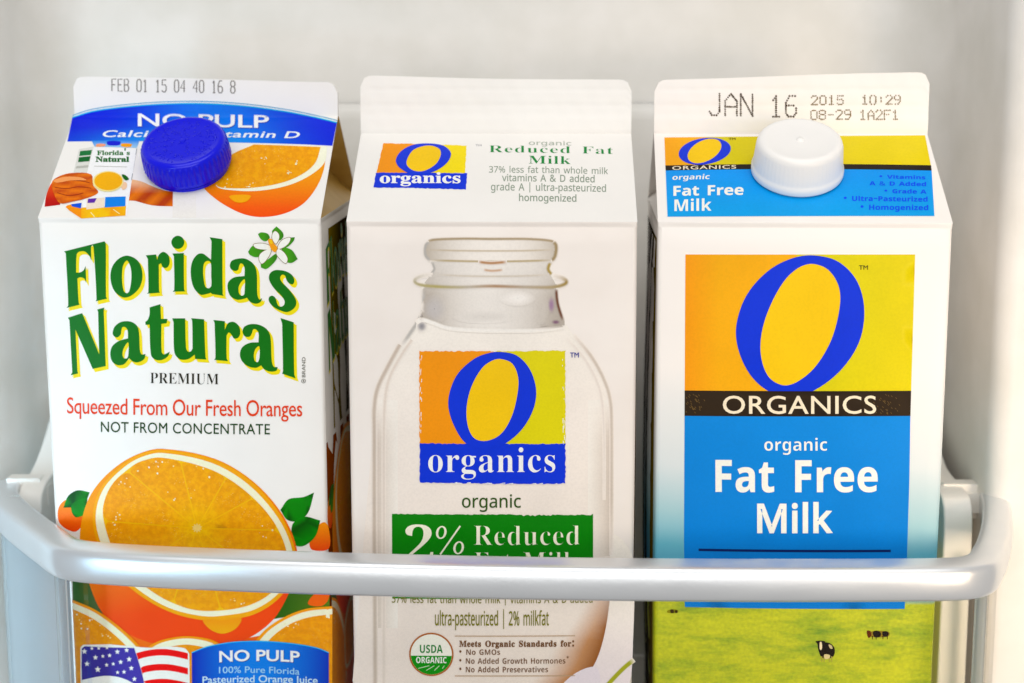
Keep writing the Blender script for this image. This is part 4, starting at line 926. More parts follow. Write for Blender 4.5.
def text_contours(s, font, x0, y0, x1, y1, top, weight=0, shear=0.0, arc=0.0, track=0, ref=None):
    """line of lettering from (x0,y0) to (x1,y1) on its baseline; top = y of the reference letter's top at the left end"""
    if ref is None:
        ref = next((c for c in s if c.isupper() or c.isdigit()), None) or next(c for c in s if c in 'nraoceum')
    rh = max(p[1] for c in glyph(font, ref)[1] for p in c)
    letters = []
    pen = 0
    for ch in s:
        adv, cs = glyph(font, ch)
        cs = offset_contours(cs, weight) if weight and cs else cs
        letters.append([[(p[0] + pen + shear * p[1], p[1]) for p in c] for c in cs])
        pen += adv + track
    xs = [p[0] for l in letters for c in l for p in c]
    a, b = min(xs), max(xs)
    sy = (y0 - top) / rh
    out = []
    for l in letters:
        g = []
        for c in l:
            q = []
            for px, py in c:
                t = (px - a) / (b - a)
                q.append((x0 + (x1 - x0) * t, y0 + (y1 - y0) * t - arc * (1 - (2 * t - 1) ** 2) - py * sy))
            g.append(q)
        if g:
            out.append(g)
    return out


def vivid(c, k=1.18):
    """press inks are purer than their sampled screen colours"""
    l = 0.2126 * c[0] + 0.7152 * c[1] + 0.0722 * c[2]
    return tuple(min(0.93, max(0.0, l + (x - l) * k) * 1.06) for x in c[:3])


LIFT = 0.045  # mm per ink layer


class Print:
    """one piece of flat print on a carton panel"""
    def __init__(self, name, ci, panel, parent, label=None, mats=None):
        self.name, self.ci, self.panel, self.parent, self.label = name, ci, panel, parent, label
        self.mats = mats or [MAT['ink']]
        self.v, self.f, self.c, self.uv, self.mi = [], [], [], [], []
        self.xf = None      # optional extra artboard transform (for the side panel)

    def place(self, x, y, layer):
        if self.xf:
            u, v = self.xf(x, y)
            return panel_point(self.ci, self.panel, u, v, LIFT * (layer + 1))
        if self.panel == 'upper':
            if y < CARTONS[self.ci]['crease']:
                u, v = hom(HOM[(self.ci, 'fin')], x, y)
                if v >= 0:
                    return panel_point(self.ci, 'fin', u, v, LIFT * (layer + 1))
            u, v = hom(HOM[(self.ci, 'roof')], x, y)
            L = math.hypot(FIN_Y, CARTONS[self.ci]['rise'])
            return panel_point(self.ci, 'roof', u, min(v, L), LIFT * (layer + 1))
        u, v = hom(HOM[(self.ci, self.panel)], x, y)
        return panel_point(self.ci, self.panel, u, v, LIFT * (layer + 1))

    def raw(self, pts, faces, cols, layer, mi=0):
        b = len(self.v)
        for p, c in zip(pts, cols):
            self.v.append(self.place(p[0], p[1], layer) * MM)
            self.c.append(vivid(c))
            self.uv.append((p[0] / 100, -p[1] / 100))
        for fc in faces:
            self.f.append([b + k for k in fc]); self.mi.append(mi)

    def fill(self, contours, color, layer=0, mi=0, grid=18.0):
        if contours and isinstance(contours[0][0], (int, float)):
            contours = [contours]
        verts, edges = [], []
        for c in contours:
            c2 = []
            for i, p in enumerate(c):
                q = c[(i + 1) % len(c)]
                d = math.dist(p[:2], q[:2])
                k = max(1, int(math.ceil(d / grid)))
                for t in range(k):
                    c2.append((p[0] + (q[0] - p[0]) * t / k, p[1] + (q[1] - p[1]) * t / k))
            b = len(verts)
            n = len(c2)
            verts += [Vector(p) for p in c2]
            edges += [(b + i, b + (i + 1) % n) for i in range(n)]
        xs = [p.x for p in verts]; ys = [p.y for p in verts]
        gx = math.floor(min(xs) / grid) * grid
        while gx < max(xs):
            gy = math.floor(min(ys) / grid) * grid
            while gy < max(ys):
                verts.append(Vector((gx + 0.137, gy + 0.211)))
                gy += grid
            gx += grid
        r = delaunay_2d_cdt(verts, edges, [], 0, 1e-5)
        vs = r[0]
        segs = []
        for c in contours:
            for i in range(len(c)):
                a, b = c[i - 1], c[i]
                if a[1] != b[1]:
                    segs.append((a[0], a[1], b[0], b[1]))
        fs = []
        for fc in r[2]:
            cx = sum(vs[k].x for k in fc) / len(fc); cy = sum(vs[k].y for k in fc) / len(fc)
            inside = False
            for ax, ay, bx, by in segs:
                if (ay > cy) != (by > cy) and cx < ax + (cy - ay) * (bx - ax) / (by - ay):
                    inside = not inside
            if inside:
                fs.append(fc)
        used = sorted({k for fc in fs for k in fc})
        mp = {k: i for i, k in enumerate(used)}
        pts = [(vs[k].x, vs[k].y) for k in used]
        faces = [[mp[k] for k in fc] for fc in fs]
        if self.panel == 'upper':
            cy = CARTONS[self.ci]['crease']
            yy = [p[1] for p in pts]
            if min(yy) < cy < max(yy):
                bm = bmesh.new()
                bv = [bm.verts.new((p[0], p[1], 0)) for p in pts]
                for fc in faces:
                    try: bm.faces.new([bv[k] for k in fc])
                    except ValueError: pass
                bmesh.ops.bisect_plane(bm, geom=bm.verts[:] + bm.edges[:] + bm.faces[:], plane_co=(0, cy + 0.02, 0), plane_no=(0, 1, 0), dist=1e-6)
                bm.verts.index_update()
                pts = [(q.co.x, q.co.y) for q in bm.verts]
                faces = [[q.index for q in fc.verts] for fc in bm.faces]
                bm.free()
        # consistent outward winding (artboard y runs down)
        ff = []
        for fc in faces:
            a = sum(pts[fc[i - 1]][0] * pts[fc[i]][1] - pts[fc[i]][0] * pts[fc[i - 1]][1] for i in range(len(fc)))
            ff.append(fc if a < 0 else fc[::-1])
        cols = [color(*p) if callable(color) else color for p in pts]
        self.raw(pts, ff, cols, layer, mi)

    def text(self, s, font, x0, y0, x1, y1, top, color, layer=1, **kw):
        for g in text_contours(s, font, x0, y0, x1, y1, top, **kw):
            self.fill(g, color, layer)

    def stroke(self, pts, w, color, layer=1, n=6, closed=False, smooth=True):
        """hard-edged line"""
        P = smooth_path(pts, n, closed) if smooth else [tuple(p) for p in pts]
        L, R = [], []
        for i, p in enumerate(P):
            a = P[max(i - 1, 0)] if not closed else P[i - 1]
            b = P[min(i + 1, len(P) - 1)] if not closed else P[(i + 1) % len(P)]
            dx, dy = b[0] - a[0], b[1] - a[1]
            l = math.hypot(dx, dy) or 1e-9
            ww = w if not callable(w) else w(i / (len(P) - 1))
            L.append((p[0] - dy / l * ww / 2, p[1] + dx / l * ww / 2)); R.append((p[0] + dy / l * ww / 2, p[1] - dx / l * ww / 2))
        m = len(P)
        cols = [color(*p) if callable(color) else color for p in L + R]
        faces = [(i, i + 1, m + i + 1, m + i) for i in range(m - 1)]
        if closed: faces.append((m - 1, 0, m, 2 * m - 1))
        self.raw(L + R, faces, cols, layer)

    def soft(self, pts, w, color, bg, layer=1, n=8, core=0.25, ends=True):
        """airbrushed line fading into the printed ground on both sides"""
        P = smooth_path(pts, n)
        rows = [[], [], [], []]
        cols = [[], [], [], []]
        for i, p in enumerate(P):
            a, b = P[max(i - 1, 0)], P[min(i + 1, len(P) - 1)]
            dx, dy = b[0] - a[0], b[1] - a[1]
            l = math.hypot(dx, dy) or 1e-9
            t = i / (len(P) - 1)
            ww = w(t) if callable(w) else w
            k = min(1, 6 * t, 6 * (1 - t)) if ends else 1
            for r, (s, q) in enumerate(((-0.5, 0), (-0.5 * core, k), (0.5 * core, k), (0.5, 0))):
                xy = (p[0] - dy / l * ww * s, p[1] + dx / l * ww * s)
                g = bg(*xy) if callable(bg) else bg
                rows[r].append(xy); cols[r].append(mix(g, color(t) if callable(color) else color, q))
        m = len(P)
        pts_ = rows[0] + rows[1] + rows[2] + rows[3]
        faces = [(r * m + i, r * m + i + 1, (r + 1) * m + i + 1, (r + 1) * m + i) for r in range(3) for i in range(m - 1)]
        self.raw(pts_, faces, cols[0] + cols[1] + cols[2] + cols[3], layer)

    def blob(self, cx, cy, rx, ry, color, bg, layer=1, n=20, rot=0):
        rings = [(0.02, 1.0), (0.4, 0.8), (0.75, 0.3), (1.0, 0.0)]
        pts, cols, faces = [], [], []
        for s, k in rings:
            for p in ellipse(cx, cy, rx * s, ry * s, rot, n):
                pts.append(p); cols.append(mix(bg(*p) if callable(bg) else bg, color, k))
        for r in range(3):
            for i in range(n):
                j = (i + 1) % n
                faces.append((r * n + i, r * n + j, (r + 1) * n + j, (r + 1) * n + i))
        faces.append(tuple(range(n)))
        self.raw(pts, faces, cols, layer)

    def build(self):
        me = bpy.data.meshes.new(self.name)
        me.from_pydata([tuple(p) for p in self.v], [], [tuple(x) for x in self.f])
        at = me.color_attributes.new('ink', 'FLOAT_COLOR', 'POINT')
        for i, c in enumerate(self.c):
            at.data[i].color = (c[0], c[1], c[2], 1)
        uv = me.uv_layers.new(name='art')
        for lp in me.loops:
            uv.data[lp.index].uv = self.uv[lp.vertex_index]
        for p, k in zip(me.polygons, self.mi):
            p.material_index = k
        me.update()
        o = link(self.name, me, self.mats, self.parent)
        if self.label:
            o['label'] = self.label
        return o


# single-stroke ink-jet lettering on a 4 x 6 grid, y up
JET = {
    '0': [[(0, 1), (0, 5), (1, 6), (3, 6), (4, 5), (4, 1), (3, 0), (1, 0), (0, 1)]],
    '1': [[(0.8, 4.8), (2, 6), (2, 0)], [(0.8, 0), (3.2, 0)]],
    '2': [[(0, 5), (1, 6), (3, 6), (4, 5), (4, 4), (0, 0), (4, 0)]],
    '3': [[(0, 6), (4, 6), (2, 3.6), (4, 2), (4, 1), (3, 0), (1, 0), (0, 1)]],
    '4': [[(3.2, 0), (3.2, 6), (0, 2), (4, 2)]],
    '5': [[(4, 6), (0.4, 6), (0.2, 3.4), (3, 3.6), (4, 2.6), (4, 1), (3, 0), (1, 0), (0, 0.8)]],
    '6': [[(3.6, 6), (1.4, 6), (0, 4), (0, 1), (1, 0), (3, 0), (4, 1), (4, 2.4), (3, 3.2), (0.2, 3.2)]],
    '8': [[(1, 3.2), (0, 4), (0, 5.2), (1, 6), (3, 6), (4, 5.2), (4, 4), (3, 3.2), (1, 3.2), (0, 2.2), (0, 0.8), (1, 0), (3, 0), (4, 0.8), (4, 2.2), (3, 3.2)]],
    '9': [[(4, 3), (1, 3), (0, 4), (0, 5), (1, 6), (3, 6), (4, 5), (4, 2), (2.6, 0), (0.6, 0)]],
    'A': [[(0, 0), (0, 4), (2, 6), (4, 4), (4, 0)], [(0, 2.4), (4, 2.4)]],
    'B': [[(0, 0), (0, 6), (3, 6), (4, 5), (3, 3.2), (0, 3.2)], [(3, 3.2), (4, 2), (4, 1), (3, 0), (0, 0)]],
    'E': [[(4, 6), (0, 6), (0, 0), (4, 0)], [(0, 3.2), (3, 3.2)]],
    'F': [[(4, 6), (0, 6), (0, 0)], [(0, 3.2), (3, 3.2)]],
    'J': [[(3.4, 6), (3.4, 1), (2.4, 0), (0.8, 0), (0, 1)]],
    'N': [[(0, 0), (0, 6), (4, 0), (4, 6)]],
    '-': [[(0.4, 3), (3.6, 3)]], ':': [[(2, 1.8), (2, 2.5)], [(2, 4), (2, 4.7)]], ' ': [],
}


def jet(pr, s, x0, y0, x1, y1, h, w, color, layer=1, gap=1.8, cw=4.0, dots=False):
    n = len(s)
    tot = n * cw + (n - 1) * gap
    sx = (x1 - x0) / tot
    sy = h / 6
    rnd = random.Random(s)
    for i, ch in enumerate(s):
        for pl in JET[ch]:
            pts = []
            for a, b in zip(pl[:-1], pl[1:]):
                pts.append(a)
            pts.append(pl[-1])
            q = []
            for px, py in pts:
                gx = i * (cw + gap) + px * cw / 4
                q.append((x0 + gx * sx, y0 + (y1 - y0) * gx / tot - py * sy))
            if dots:
                for a, b in zip(q[:-1], q[1:]):
                    d = math.dist(a, b); k = max(1, int(d / (w * 0.98)))
                    for t in range(k + 1):
                        cx = a[0] + (b[0] - a[0]) * t / k + rnd.uniform(-.1, .1); cy = a[1] + (b[1] - a[1]) * t / k + rnd.uniform(-.12, .12)
                        r = w * rnd.uniform(0.44, 0.6)
                        e = ellipse(cx, cy, r, r, 0, 7)
                        lay = layer + (t % 2) * 0.5 + rnd.uniform(0, 0.3)
                        pr.raw(e, [tuple(range(6, -1, -1))], [mix(color, (0.5, 0.45, 0.4), rnd.uniform(0, 0.25))] * 7, lay)
            else:
                pr.stroke(q, w, color, layer + rnd.uniform(0, 0.5), smooth=False)


# ------------------------------------------------------------------ cartons
def side_swell(ci):
    """swelling of front, right, back, left panels"""
    return ((1, 1, 0.6, 1), (1, 1.5, 0.6, 1), (1, 1, 0.6, 1.6))[ci]


def carton_body(ci, parent, mat):
    """square paperboard body with rolled corners and gently swollen panels, open under the roof"""
    zs = [0, -0.7, -1.4, -2.1, -3, -8, -16] + [-24 - 10 * i for i in range(17)] + [-194, -197]
    us = [-1, -0.985, -0.9, -0.75, -0.6, -0.45, -0.3, -0.15, 0, 0.15, 0.3, 0.45, 0.6, 0.75, 0.9, 0.985]
    v, f = [], []
    rows = []
    for z in zs:
        r = 0.25 if z > -0.5 else (0.6 if z > -2 else 1.3)
        row = []
        for side in range(4):
            pts = []
            h = HALF - r
            for s in us[1:]:
                u = s * h / 0.985
                pts.append((u, -HALF - bulge(u, z) * side_swell(ci)[side] + (0.4 if -2.5 < z < -1 and abs(s) < 0.95 else 0.0)))
            for k in range(1, 5):   # rolled corner
                a = -math.pi / 2 + k * math.pi / 2 / 4
                pts.append((h + r * math.cos(a), -h + r * math.sin(a)))
            for x, y in pts[:-1] + pts[-1:]:
                for _ in range(side):
                    x, y = -y, x
                row.append((x, y))
        rows.append(row)
    n = len(rows[0])
    for z, row in zip(zs, rows):
        for x, y in row:
            v.append(Vector((pinch(ci, x, z), y + HALF, SHOULDER + z)) * MM)
    for i in range(len(zs) - 1):
        for j in range(n):
            k = (j + 1) % n
            f.append((i * n + j, (i + 1) * n + j, (i + 1) * n + k, i * n + k))
    f.append(tuple((len(zs) - 1) * n + j for j in range(n - 1, -1, -1)))
    me = mesh_from(v, f, 'carton_body')
    recalc(me)
    o = link('carton_body', me, mat, parent)
    autosmooth(o, 60)
    return o


def slope_panel(ci, parent, back, mat):
    c = CARTONS[ci]
    L = math.hypot(FIN_Y, c['rise'])
    nu, nt_ = 24, 12
    v, f = [], []
    for j in range(nt_ + 1):
        for i in range(nu + 1):
            u = -HALF + 2 * HALF * i / nu
            p = panel_point(ci, 'roof', u, L * j / nt_)
            if back:
                p = Vector((-p.x, 2 * HALF - p.y, p.z))
            v.append(p * MM)
    w = nu + 1
    for j in range(nt_):
        for i in range(nu):
            f.append((j * w + i, j * w + i + 1, (j + 1) * w + i + 1, (j + 1) * w + i))
    me = mesh_from(v, f, 'roof_panel')
    o = link('roof_panel', me, mat, parent)
    return o


def gable_end(ci, parent, sx, mat):
    """the folded-in triangle at a gable end with its two gusset flaps"""
    c = CARTONS[ci]
    z0, z1 = SHOULDER, SHOULDER + c['rise']
    A = Vector((sx * HALF, 0, z0)); B = Vector((sx * HALF, 2 * HALF, z0))
    C = Vector((sx * HALF * 0.999, FIN_Y, z1)); D = Vector((sx * HALF * 0.999, 2 * HALF - FIN_Y, z1))
    E = Vector((sx * (HALF - 22), HALF, z1 - 3))
    v, f = [], []
    def tri(a, b, c_, n=8, sag=0.0):
        base = len(v)
        idx = {}
        for i in range(n + 1):
            for j in range(n + 1 - i):
                k = n - i - j
                p = (a * i + b * j + c_ * k) / n
                idx[(i, j)] = len(v)
                s = 27.0 * (i * j * k) / n ** 3
                v.append((p + Vector((-sx * sag * s, 0, 0))) * MM)
        for i in range(n):
            for j in range(n - i):
                f.append((idx[(i, j)], idx[(i + 1, j)], idx[(i, j + 1)]))
                if i + j < n - 1:
                    f.append((idx[(i + 1, j)], idx[(i + 1, j + 1)], idx[(i, j + 1)]))
    tri(A, B, E, 8, 1.5)
    tri(A, E, C, 6)
    tri(B, D, E, 6)
    me = mesh_from(v, f, 'gable_end')
    bm = bmesh.new(); bm.from_mesh(me)
    bmesh.ops.remove_doubles(bm, verts=bm.verts, dist=1e-6)
    bmesh.ops.recalc_face_normals(bm, faces=bm.faces)
    bm.to_mesh(me); bm.free()
    o = link('gable_end', me, mat, parent)
    autosmooth(o, 25)
    return o


def top_fin(ci, parent, mat, tl=0.0, tr=0.0, rad=4.0):
    """sealed upright fin with rounded upper corners and embossed seal lines"""
    c = CARTONS[ci]
    h = c['fin']
    z0 = SHOULDER + c['rise']
    nu, nv = 64, 26
    fr, bk = [], []
    for j in range(nv + 1):
        for i in range(nu + 1):
            a = i / nu
            u = -HALF + 2 * HALF * a
            # height of the top edge here
            e = min(HALF - u, HALF + u)
            drop = 0.0
            if e < rad:
                drop = rad - math.sqrt(max(0.0, rad * rad - (rad - e) ** 2))
            hh = h + tl + (tr - tl) * a + 0.25 * math.sin(a * 5.3 + ci * 2) - drop
            v = hh * j / nv
            y = FIN_Y - fin_relief(ci, u, v)
            fr.append(Vector((u, y, z0 + v)) * MM)
            bk.append(Vector((u, 2 * HALF - FIN_Y + fin_relief(ci, u, v) * 0.6, z0 + v)) * MM)
    n = len(fr); w = nu + 1
    v = fr + bk
    f = []
    for j in range(nv):
        for i in range(nu):
            q = (j * w + i, j * w + i + 1, (j + 1) * w + i + 1, (j + 1) * w + i)
            f.append(q); f.append(tuple(n + k for k in q[::-1]))
    mi = [0] * len(f)
    for i in range(nu):
        a = nv * w + i
        f.append((a, a + 1, n + a + 1, n + a)); mi.append(1)
    for j in range(nv):
        a, b = j * w, (j + 1) * w
        f.append((b, a, n + a, n + b)); mi.append(1)
        a, b = j * w + nu, (j + 1) * w + nu
        f.append((a, b, n + b, n + a)); mi.append(1)
    me = mesh_from(v, f, 'top_fin')
    o = link('top_fin', me, [mat, mat], parent)
    for p, k in zip(me.polygons, mi):
        p.material_index = k
    autosmooth(o, 40)
    return o


def lathe(profile, seg, ridge=None):
    """profile [(r, z, ridge_flag)] mm"""
    v, f = [], []
    for (r, z, fl) in profile:
        for i in range(seg):
            a = 2 * math.pi * i / seg
            rr = r
            if fl and ridge:
                ph = (i * ridge[0] / seg) % 1.0
                rr = r + ridge[1] * (1.0 if ph < 0.5 else 0.0) * fl
            v.append((rr * math.cos(a) * MM, rr * math.sin(a) * MM, z * MM))
    for j in range(len(profile) - 1):
        for i in range(seg):
            k = (i + 1) % seg
            f.append((j * seg + i, j * seg + k, (j + 1) * seg + k, (j + 1) * seg + i))
    f.append(tuple((len(profile) - 1) * seg + i for i in range(seg)))
    return v, f


def spout_cap(ci, parent, u, t, kind, spin=0.0, tilt=0.0):
    c = CARTONS[ci]
    L = math.hypot(FIN_Y, c['rise'])
    base = panel_point(ci, 'roof', u, t)
    n = Vector((0, -c['rise'] / L, FIN_Y / L))
    e1 = Vector((1, 0, 0)); e2 = n.cross(e1)
    M = Matrix((e1, e2, n)).transposed().to_4x4()
    M = Matrix.Translation(base * MM) @ M @ Matrix.Rotation(tilt, 4, 'Y') @ Matrix.Rotation(spin, 4, 'Z')
    if kind == 'blue':
        R = 15.2
        prof = [(R - 0.5, 1.6, 0), (R - 0.1, 1.8, 0), (R, 2.4, 0), (R, 3.0, 0), (R - 0.15, 3.2, 1), (R - 0.35, 7, 1), (R - 0.55, 9.2, 1), (R - 0.55, 9.5, 0), (R - 0.75, 10.2, 0),
                (R - 1.2, 10.8, 0), (R - 1.9, 11.1, 0), (R - 2.6, 11.15, 0), (R - 3.0, 11.0, 0), (R - 6, 10.98, 0), (3, 10.98, 0), (1.1, 10.98, 0), (0.9, 11.4, 0), (0.2, 11.5, 0)]
        v, f = lathe(prof, 288, (48, 0.34))
        mat = MAT['cap_blue']
    else:
        R = 14.9
        prof = [(R + 0.6, 0.6, 0), (R + 0.75, 1.0, 0), (R + 0.75, 2.6, 0), (R + 0.45, 3.2, 0), (R + 0.25, 3.8, 0), (R + 0.15, 4.2, 1), (R - 0.45, 11.0, 1), (R - 0.55, 11.4, 0), (R - 0.8, 12.3, 0), (R - 1.4, 13.0, 0),
                (R - 2.3, 13.4, 0), (R - 3.0, 13.4, 0), (R - 3.6, 13.2, 0), (5, 13.1, 0), (1.4, 13.1, 0), (1.0, 13.6, 0), (0.2, 13.7, 0)]
        v, f = lathe(prof, 240, (60, 0.08))
        mat = MAT['cap_white']
    me = mesh_from(v, f, 'screw_cap'); recalc(me)
    o = link('screw_cap', me, mat, parent)
    o.matrix_local = M
    autosmooth(o, 45)
    # pour-spout flange glued on the roof
    R = 14.0 if kind == 'blue' else 14.6
    prof = [(R, -0.4, 0), (R + 0.3, 0.2, 0), (R + 0.2, 0.9, 0), (R - 0.5, 1.3, 0), (R - 2.0, 1.4, 0), (R - 3.0, 1.8, 0), (R - 3.2, 4.0, 0), (4, 4.0, 0), (0.3, 4.0, 0)]
    v, f = lathe(prof, 96)
    me = mesh_from(v, f, 'spout_flange'); recalc(me)
    s = link('spout_flange', me, MAT['cap_blue'] if kind == 'blue' else MAT['cap_white'], o)
    autosmooth(s, 45)
    if kind == 'blue':
        # raised pips on the lid
        bm = bmesh.new()
        rnd = random.Random(3)
        for k in range(150):
            rr = 12.0 * math.sqrt(rnd.random()); a = rnd.uniform(0, 6.283)
            if rr < 1.6: continue
            m4 = Matrix.Translation((rr * math.cos(a) * MM, rr * math.sin(a) * MM, 11.0 * MM)) @ Matrix.Rotation(a, 4, 'Z') @ Matrix.Diagonal((0.75 * MM, 0.3 * MM, 0.14 * MM, 1))
            bmesh.ops.create_icosphere(bm, subdivisions=1, radius=1, matrix=m4)
        me = bpy.data.meshes.new('lid_stipple'); bm.to_mesh(me); bm.free()
        st = link('lid_stipple', me, MAT['cap_blue'], o)
        st['kind'] = 'stuff'
    return o


def carton(ci, name, label, body_mat, roof_mat, fin_kw):
    c = CARTONS[ci]
    root = thing(name, (c['x'] * MM, c['y'] * MM, 0.0002), math.radians(c['yaw']), label, 'carton')
    body = carton_body(ci, root, body_mat)
    roof = slope_panel(ci, root, False, roof_mat)
    slope_panel(ci, root, True, roof_mat)
    for sx in (-1, 1):
        gable_end(ci, root, sx, MAT['board_gold'] if (ci == 0 and sx > 0) else roof_mat)
    fin = top_fin(ci, root, roof_mat, **fin_kw)
    return root, body, roof, fin


# ================================================================== juice carton
GREEN = lin('#006c1c'); YEL = lin('#f3dd22'); INKB = lin('#1d1a14')
j_root, j_body, j_roof, j_fin = carton(0, 'juice_carton', 'orange juice carton with a blue screw cap and large green lettering', MAT['board_white'], MAT['board_white'], dict(tl=0.2, tr=-1.6, rad=3.6))
zA, zB, zC, zD = Zoom(55, 225, 7.877), Zoom(175, 225, 7.877), Zoom(60, 295, 7.592), Zoom(180, 295, 7.592)
BRAND = [
    [zA((72, 212, 1), (392, 132, 1), (402, 150), (405, 565), (414, 582, 1), (322, 604, 1), (330, 585), (306, 180), (297, 163), (287, 178), (289, 285, 1), (272, 245), (235, 212), (190, 215), (172, 240), (168, 378, 1),
        (195, 378), (225, 362), (243, 325, 1), (248, 460, 1), (232, 425), (200, 415), (178, 425, 1), (188, 615), (196, 630, 1), (90, 657, 1), (105, 635), (86, 225, 1))],
    [zA((580, 245), (660, 290), (693, 390), (672, 490), (605, 558), (540, 572), (470, 520), (440, 420), (455, 330), (510, 265)),
     zA((572, 283), (600, 340), (605, 430), (590, 520), (570, 540), (545, 520), (532, 440), (535, 340), (550, 300))],
    [zA((718, 242, 1), (800, 235, 1), (808, 278, 1), (820, 240), (855, 215), (895, 240), (907, 290), (895, 330), (870, 342), (848, 328), (838, 305), (821, 315, 1), (825, 522), (832, 535, 1), (728, 543, 1), (740, 530), (735, 270, 1))],
    [zA((970, 88), (1006, 104), (1021, 140), (1006, 176), (970, 192), (934, 176), (919, 140), (934, 104))],
    [zA((928, 228, 1), (1018, 224, 1), (1022, 510), (1032, 525, 1), (930, 527, 1), (944, 512), (940, 250, 1))],
    [zB((275, 100, 1), (375, 115, 1), (380, 545), (388, 560, 1), (295, 545, 1), (287, 535, 1), (255, 545), (205, 550), (150, 490), (128, 380), (140, 290), (180, 235), (220, 228), (260, 255), (287, 278, 1), (290, 130, 1)),
     zB((262, 285), (285, 300), (289, 400), (290, 480), (272, 500), (245, 490), (230, 430), (225, 350), (235, 300))],
    [zB((435, 320), (450, 285), (500, 268), (560, 270), (620, 310), (645, 370), (650, 520), (655, 565), (670, 590), (688, 577, 1), (680, 605), (645, 622), (600, 610), (570, 575, 1), (540, 585), (490, 590), (440, 560), (418, 500), (425, 450), (470, 415), (550, 405, 1), (552, 350), (540, 315), (520, 305), (508, 325), (500, 355), (475, 365), (445, 350)),
     zB((552, 430), (553, 500), (549, 548), (530, 560), (508, 540), (505, 490), (525, 450))],
    [zB((820, 358), (880, 370), (925, 400), (942, 440), (930, 470), (905, 465), (882, 440), (868, 402), (845, 395), (830, 420), (845, 455), (880, 490), (930, 550), (957, 605), (945, 652), (890, 688), (830, 675), (770, 640), (742, 600), (745, 570), (770, 560), (795, 580), (805, 615), (818, 640), (842, 645), (862, 630), (865, 600), (840, 560), (790, 510), (755, 460), (742, 420), (750, 385), (780, 362))],
    [zC((60, 175, 1), (170, 140, 1), (300, 450, 1), (292, 130, 1), (285, 112, 1), (340, 97, 1), (335, 120, 1), (350, 540, 1), (250, 562, 1), (118, 265, 1), (132, 580, 1), (137, 597, 1), (78, 612, 1), (92, 590, 1), (72, 195, 1))],
    [zC((403, 290), (420, 240), (470, 205), (540, 203), (590, 235), (605, 290), (612, 420), (625, 450), (655, 448, 1), (645, 485), (600, 510), (560, 505), (530, 480, 1), (490, 525), (440, 532), (400, 505), (385, 450), (400, 390), (450, 350), (520, 330, 1), (518, 270), (500, 245), (478, 245), (470, 270), (465, 300), (440, 322), (415, 315)),
     zC((522, 360), (525, 440), (515, 478), (490, 480), (478, 450), (490, 400))],
    [zC((685, 95, 1), (768, 70, 1), (772, 182, 1), (822, 182, 1), (815, 215, 1), (775, 220, 1), (778, 430), (795, 450), (840, 430, 1), (825, 465), (780, 492), (730, 490), (697, 455), (685, 225, 1), (655, 228, 1), (652, 205, 1), (670, 190), (685, 150))],
    [zD((-53, 178, 1), (45, 178, 1), (52, 395), (65, 428), (88, 428), (102, 405, 1), (98, 200), (90, 177, 1), (188, 185, 1), (200, 470), (208, 489, 1), (122, 484, 1), (118, 452, 1), (70, 485), (10, 488), (-28, 455), (-40, 400), (-43, 210, 1))],
    [zD((258, 190, 1), (345, 200, 1), (345, 265, 1), (370, 215), (410, 205), (450, 235), (462, 290), (445, 325), (415, 330), (395, 300), (375, 285), (358, 310, 1), (360, 480), (372, 502, 1), (265, 492, 1), (275, 475), (268, 215, 1))],
    [zD((480, 270), (495, 240), (545, 222), (610, 230), (665, 265), (690, 320), (700, 500), (715, 545), (745, 548, 1), (735, 575), (690, 582), (645, 565), (620, 535, 1), (580, 553), (520, 540), (475, 500), (460, 450), (475, 400), (530, 365), (600, 360, 1), (600, 290), (580, 262), (560, 262), (550, 290), (535, 315), (505, 318), (485, 300)),
     zD((605, 390), (608, 470), (595, 510), (572, 500), (565, 450), (580, 405))],
    [zD((765, 177, 1), (865, 210, 1), (870, 600), (880, 635, 1), (778, 598, 1), (785, 580), (778, 220, 1))],
]


def brand_print(panel, parent, name, label, xf=None, shift=True):
    p = Print(name, 0, panel, parent, label)
    p.xf = xf
    for g in BRAND:
        cs = [curve(c, 5) for c in g]
        if shift:
            big = offset_contours(cs, 0.35)
            p.fill([[(x + 1.4, y + 1.6) for x, y in c] for c in cs], YEL, 1)
            p.fill([[(x + 2.5, y + 2.9) for x, y in c] for c in big], YEL, 0)
        p.fill(cs, GREEN, 2)
    return p


brand_print('front', j_body, 'brand_lettering', 'large green brand lettering with yellow drop shading').build()

# orange blossom in place of the apostrophe
p = Print('blossom_print', 0, 'front', j_body)
LEAF, LEAFD, PET = lin('#4f9a12'), lin('#24500c'), lin('#f6f1ea')
leaves = [zB((800, 15, 1), (848, 60), (855, 95), (825, 125), (785, 90), (765, 55)), zB((945, 100, 1), (935, 130), (885, 178), (840, 188), (870, 130), (910, 105)), zB((845, 182), (920, 200), (968, 272, 1), (920, 302), (875, 290), (850, 230)),
          zB((800, 228), (805, 265), (770, 312), (720, 350), (680, 338, 1), (680, 308), (740, 270)), zB((578, 215, 1), (600, 180), (630, 152, 1), (705, 200), (690, 242), (640, 257), (592, 238)), zB((655, 75, 1), (680, 62), (730, 72), (748, 105), (715, 132), (678, 115))]
for k, l in enumerate(leaves):
    c = curve(l, 4)
    ys = [q[1] for q in c]; xs = [q[0] for q in c]
    p.fill(c, (lambda x, y, a=min(xs), b=max(xs): mix(LEAF, LEAFD, 0.9 * abs((x - a) / (b - a) - 0.35))), 3)
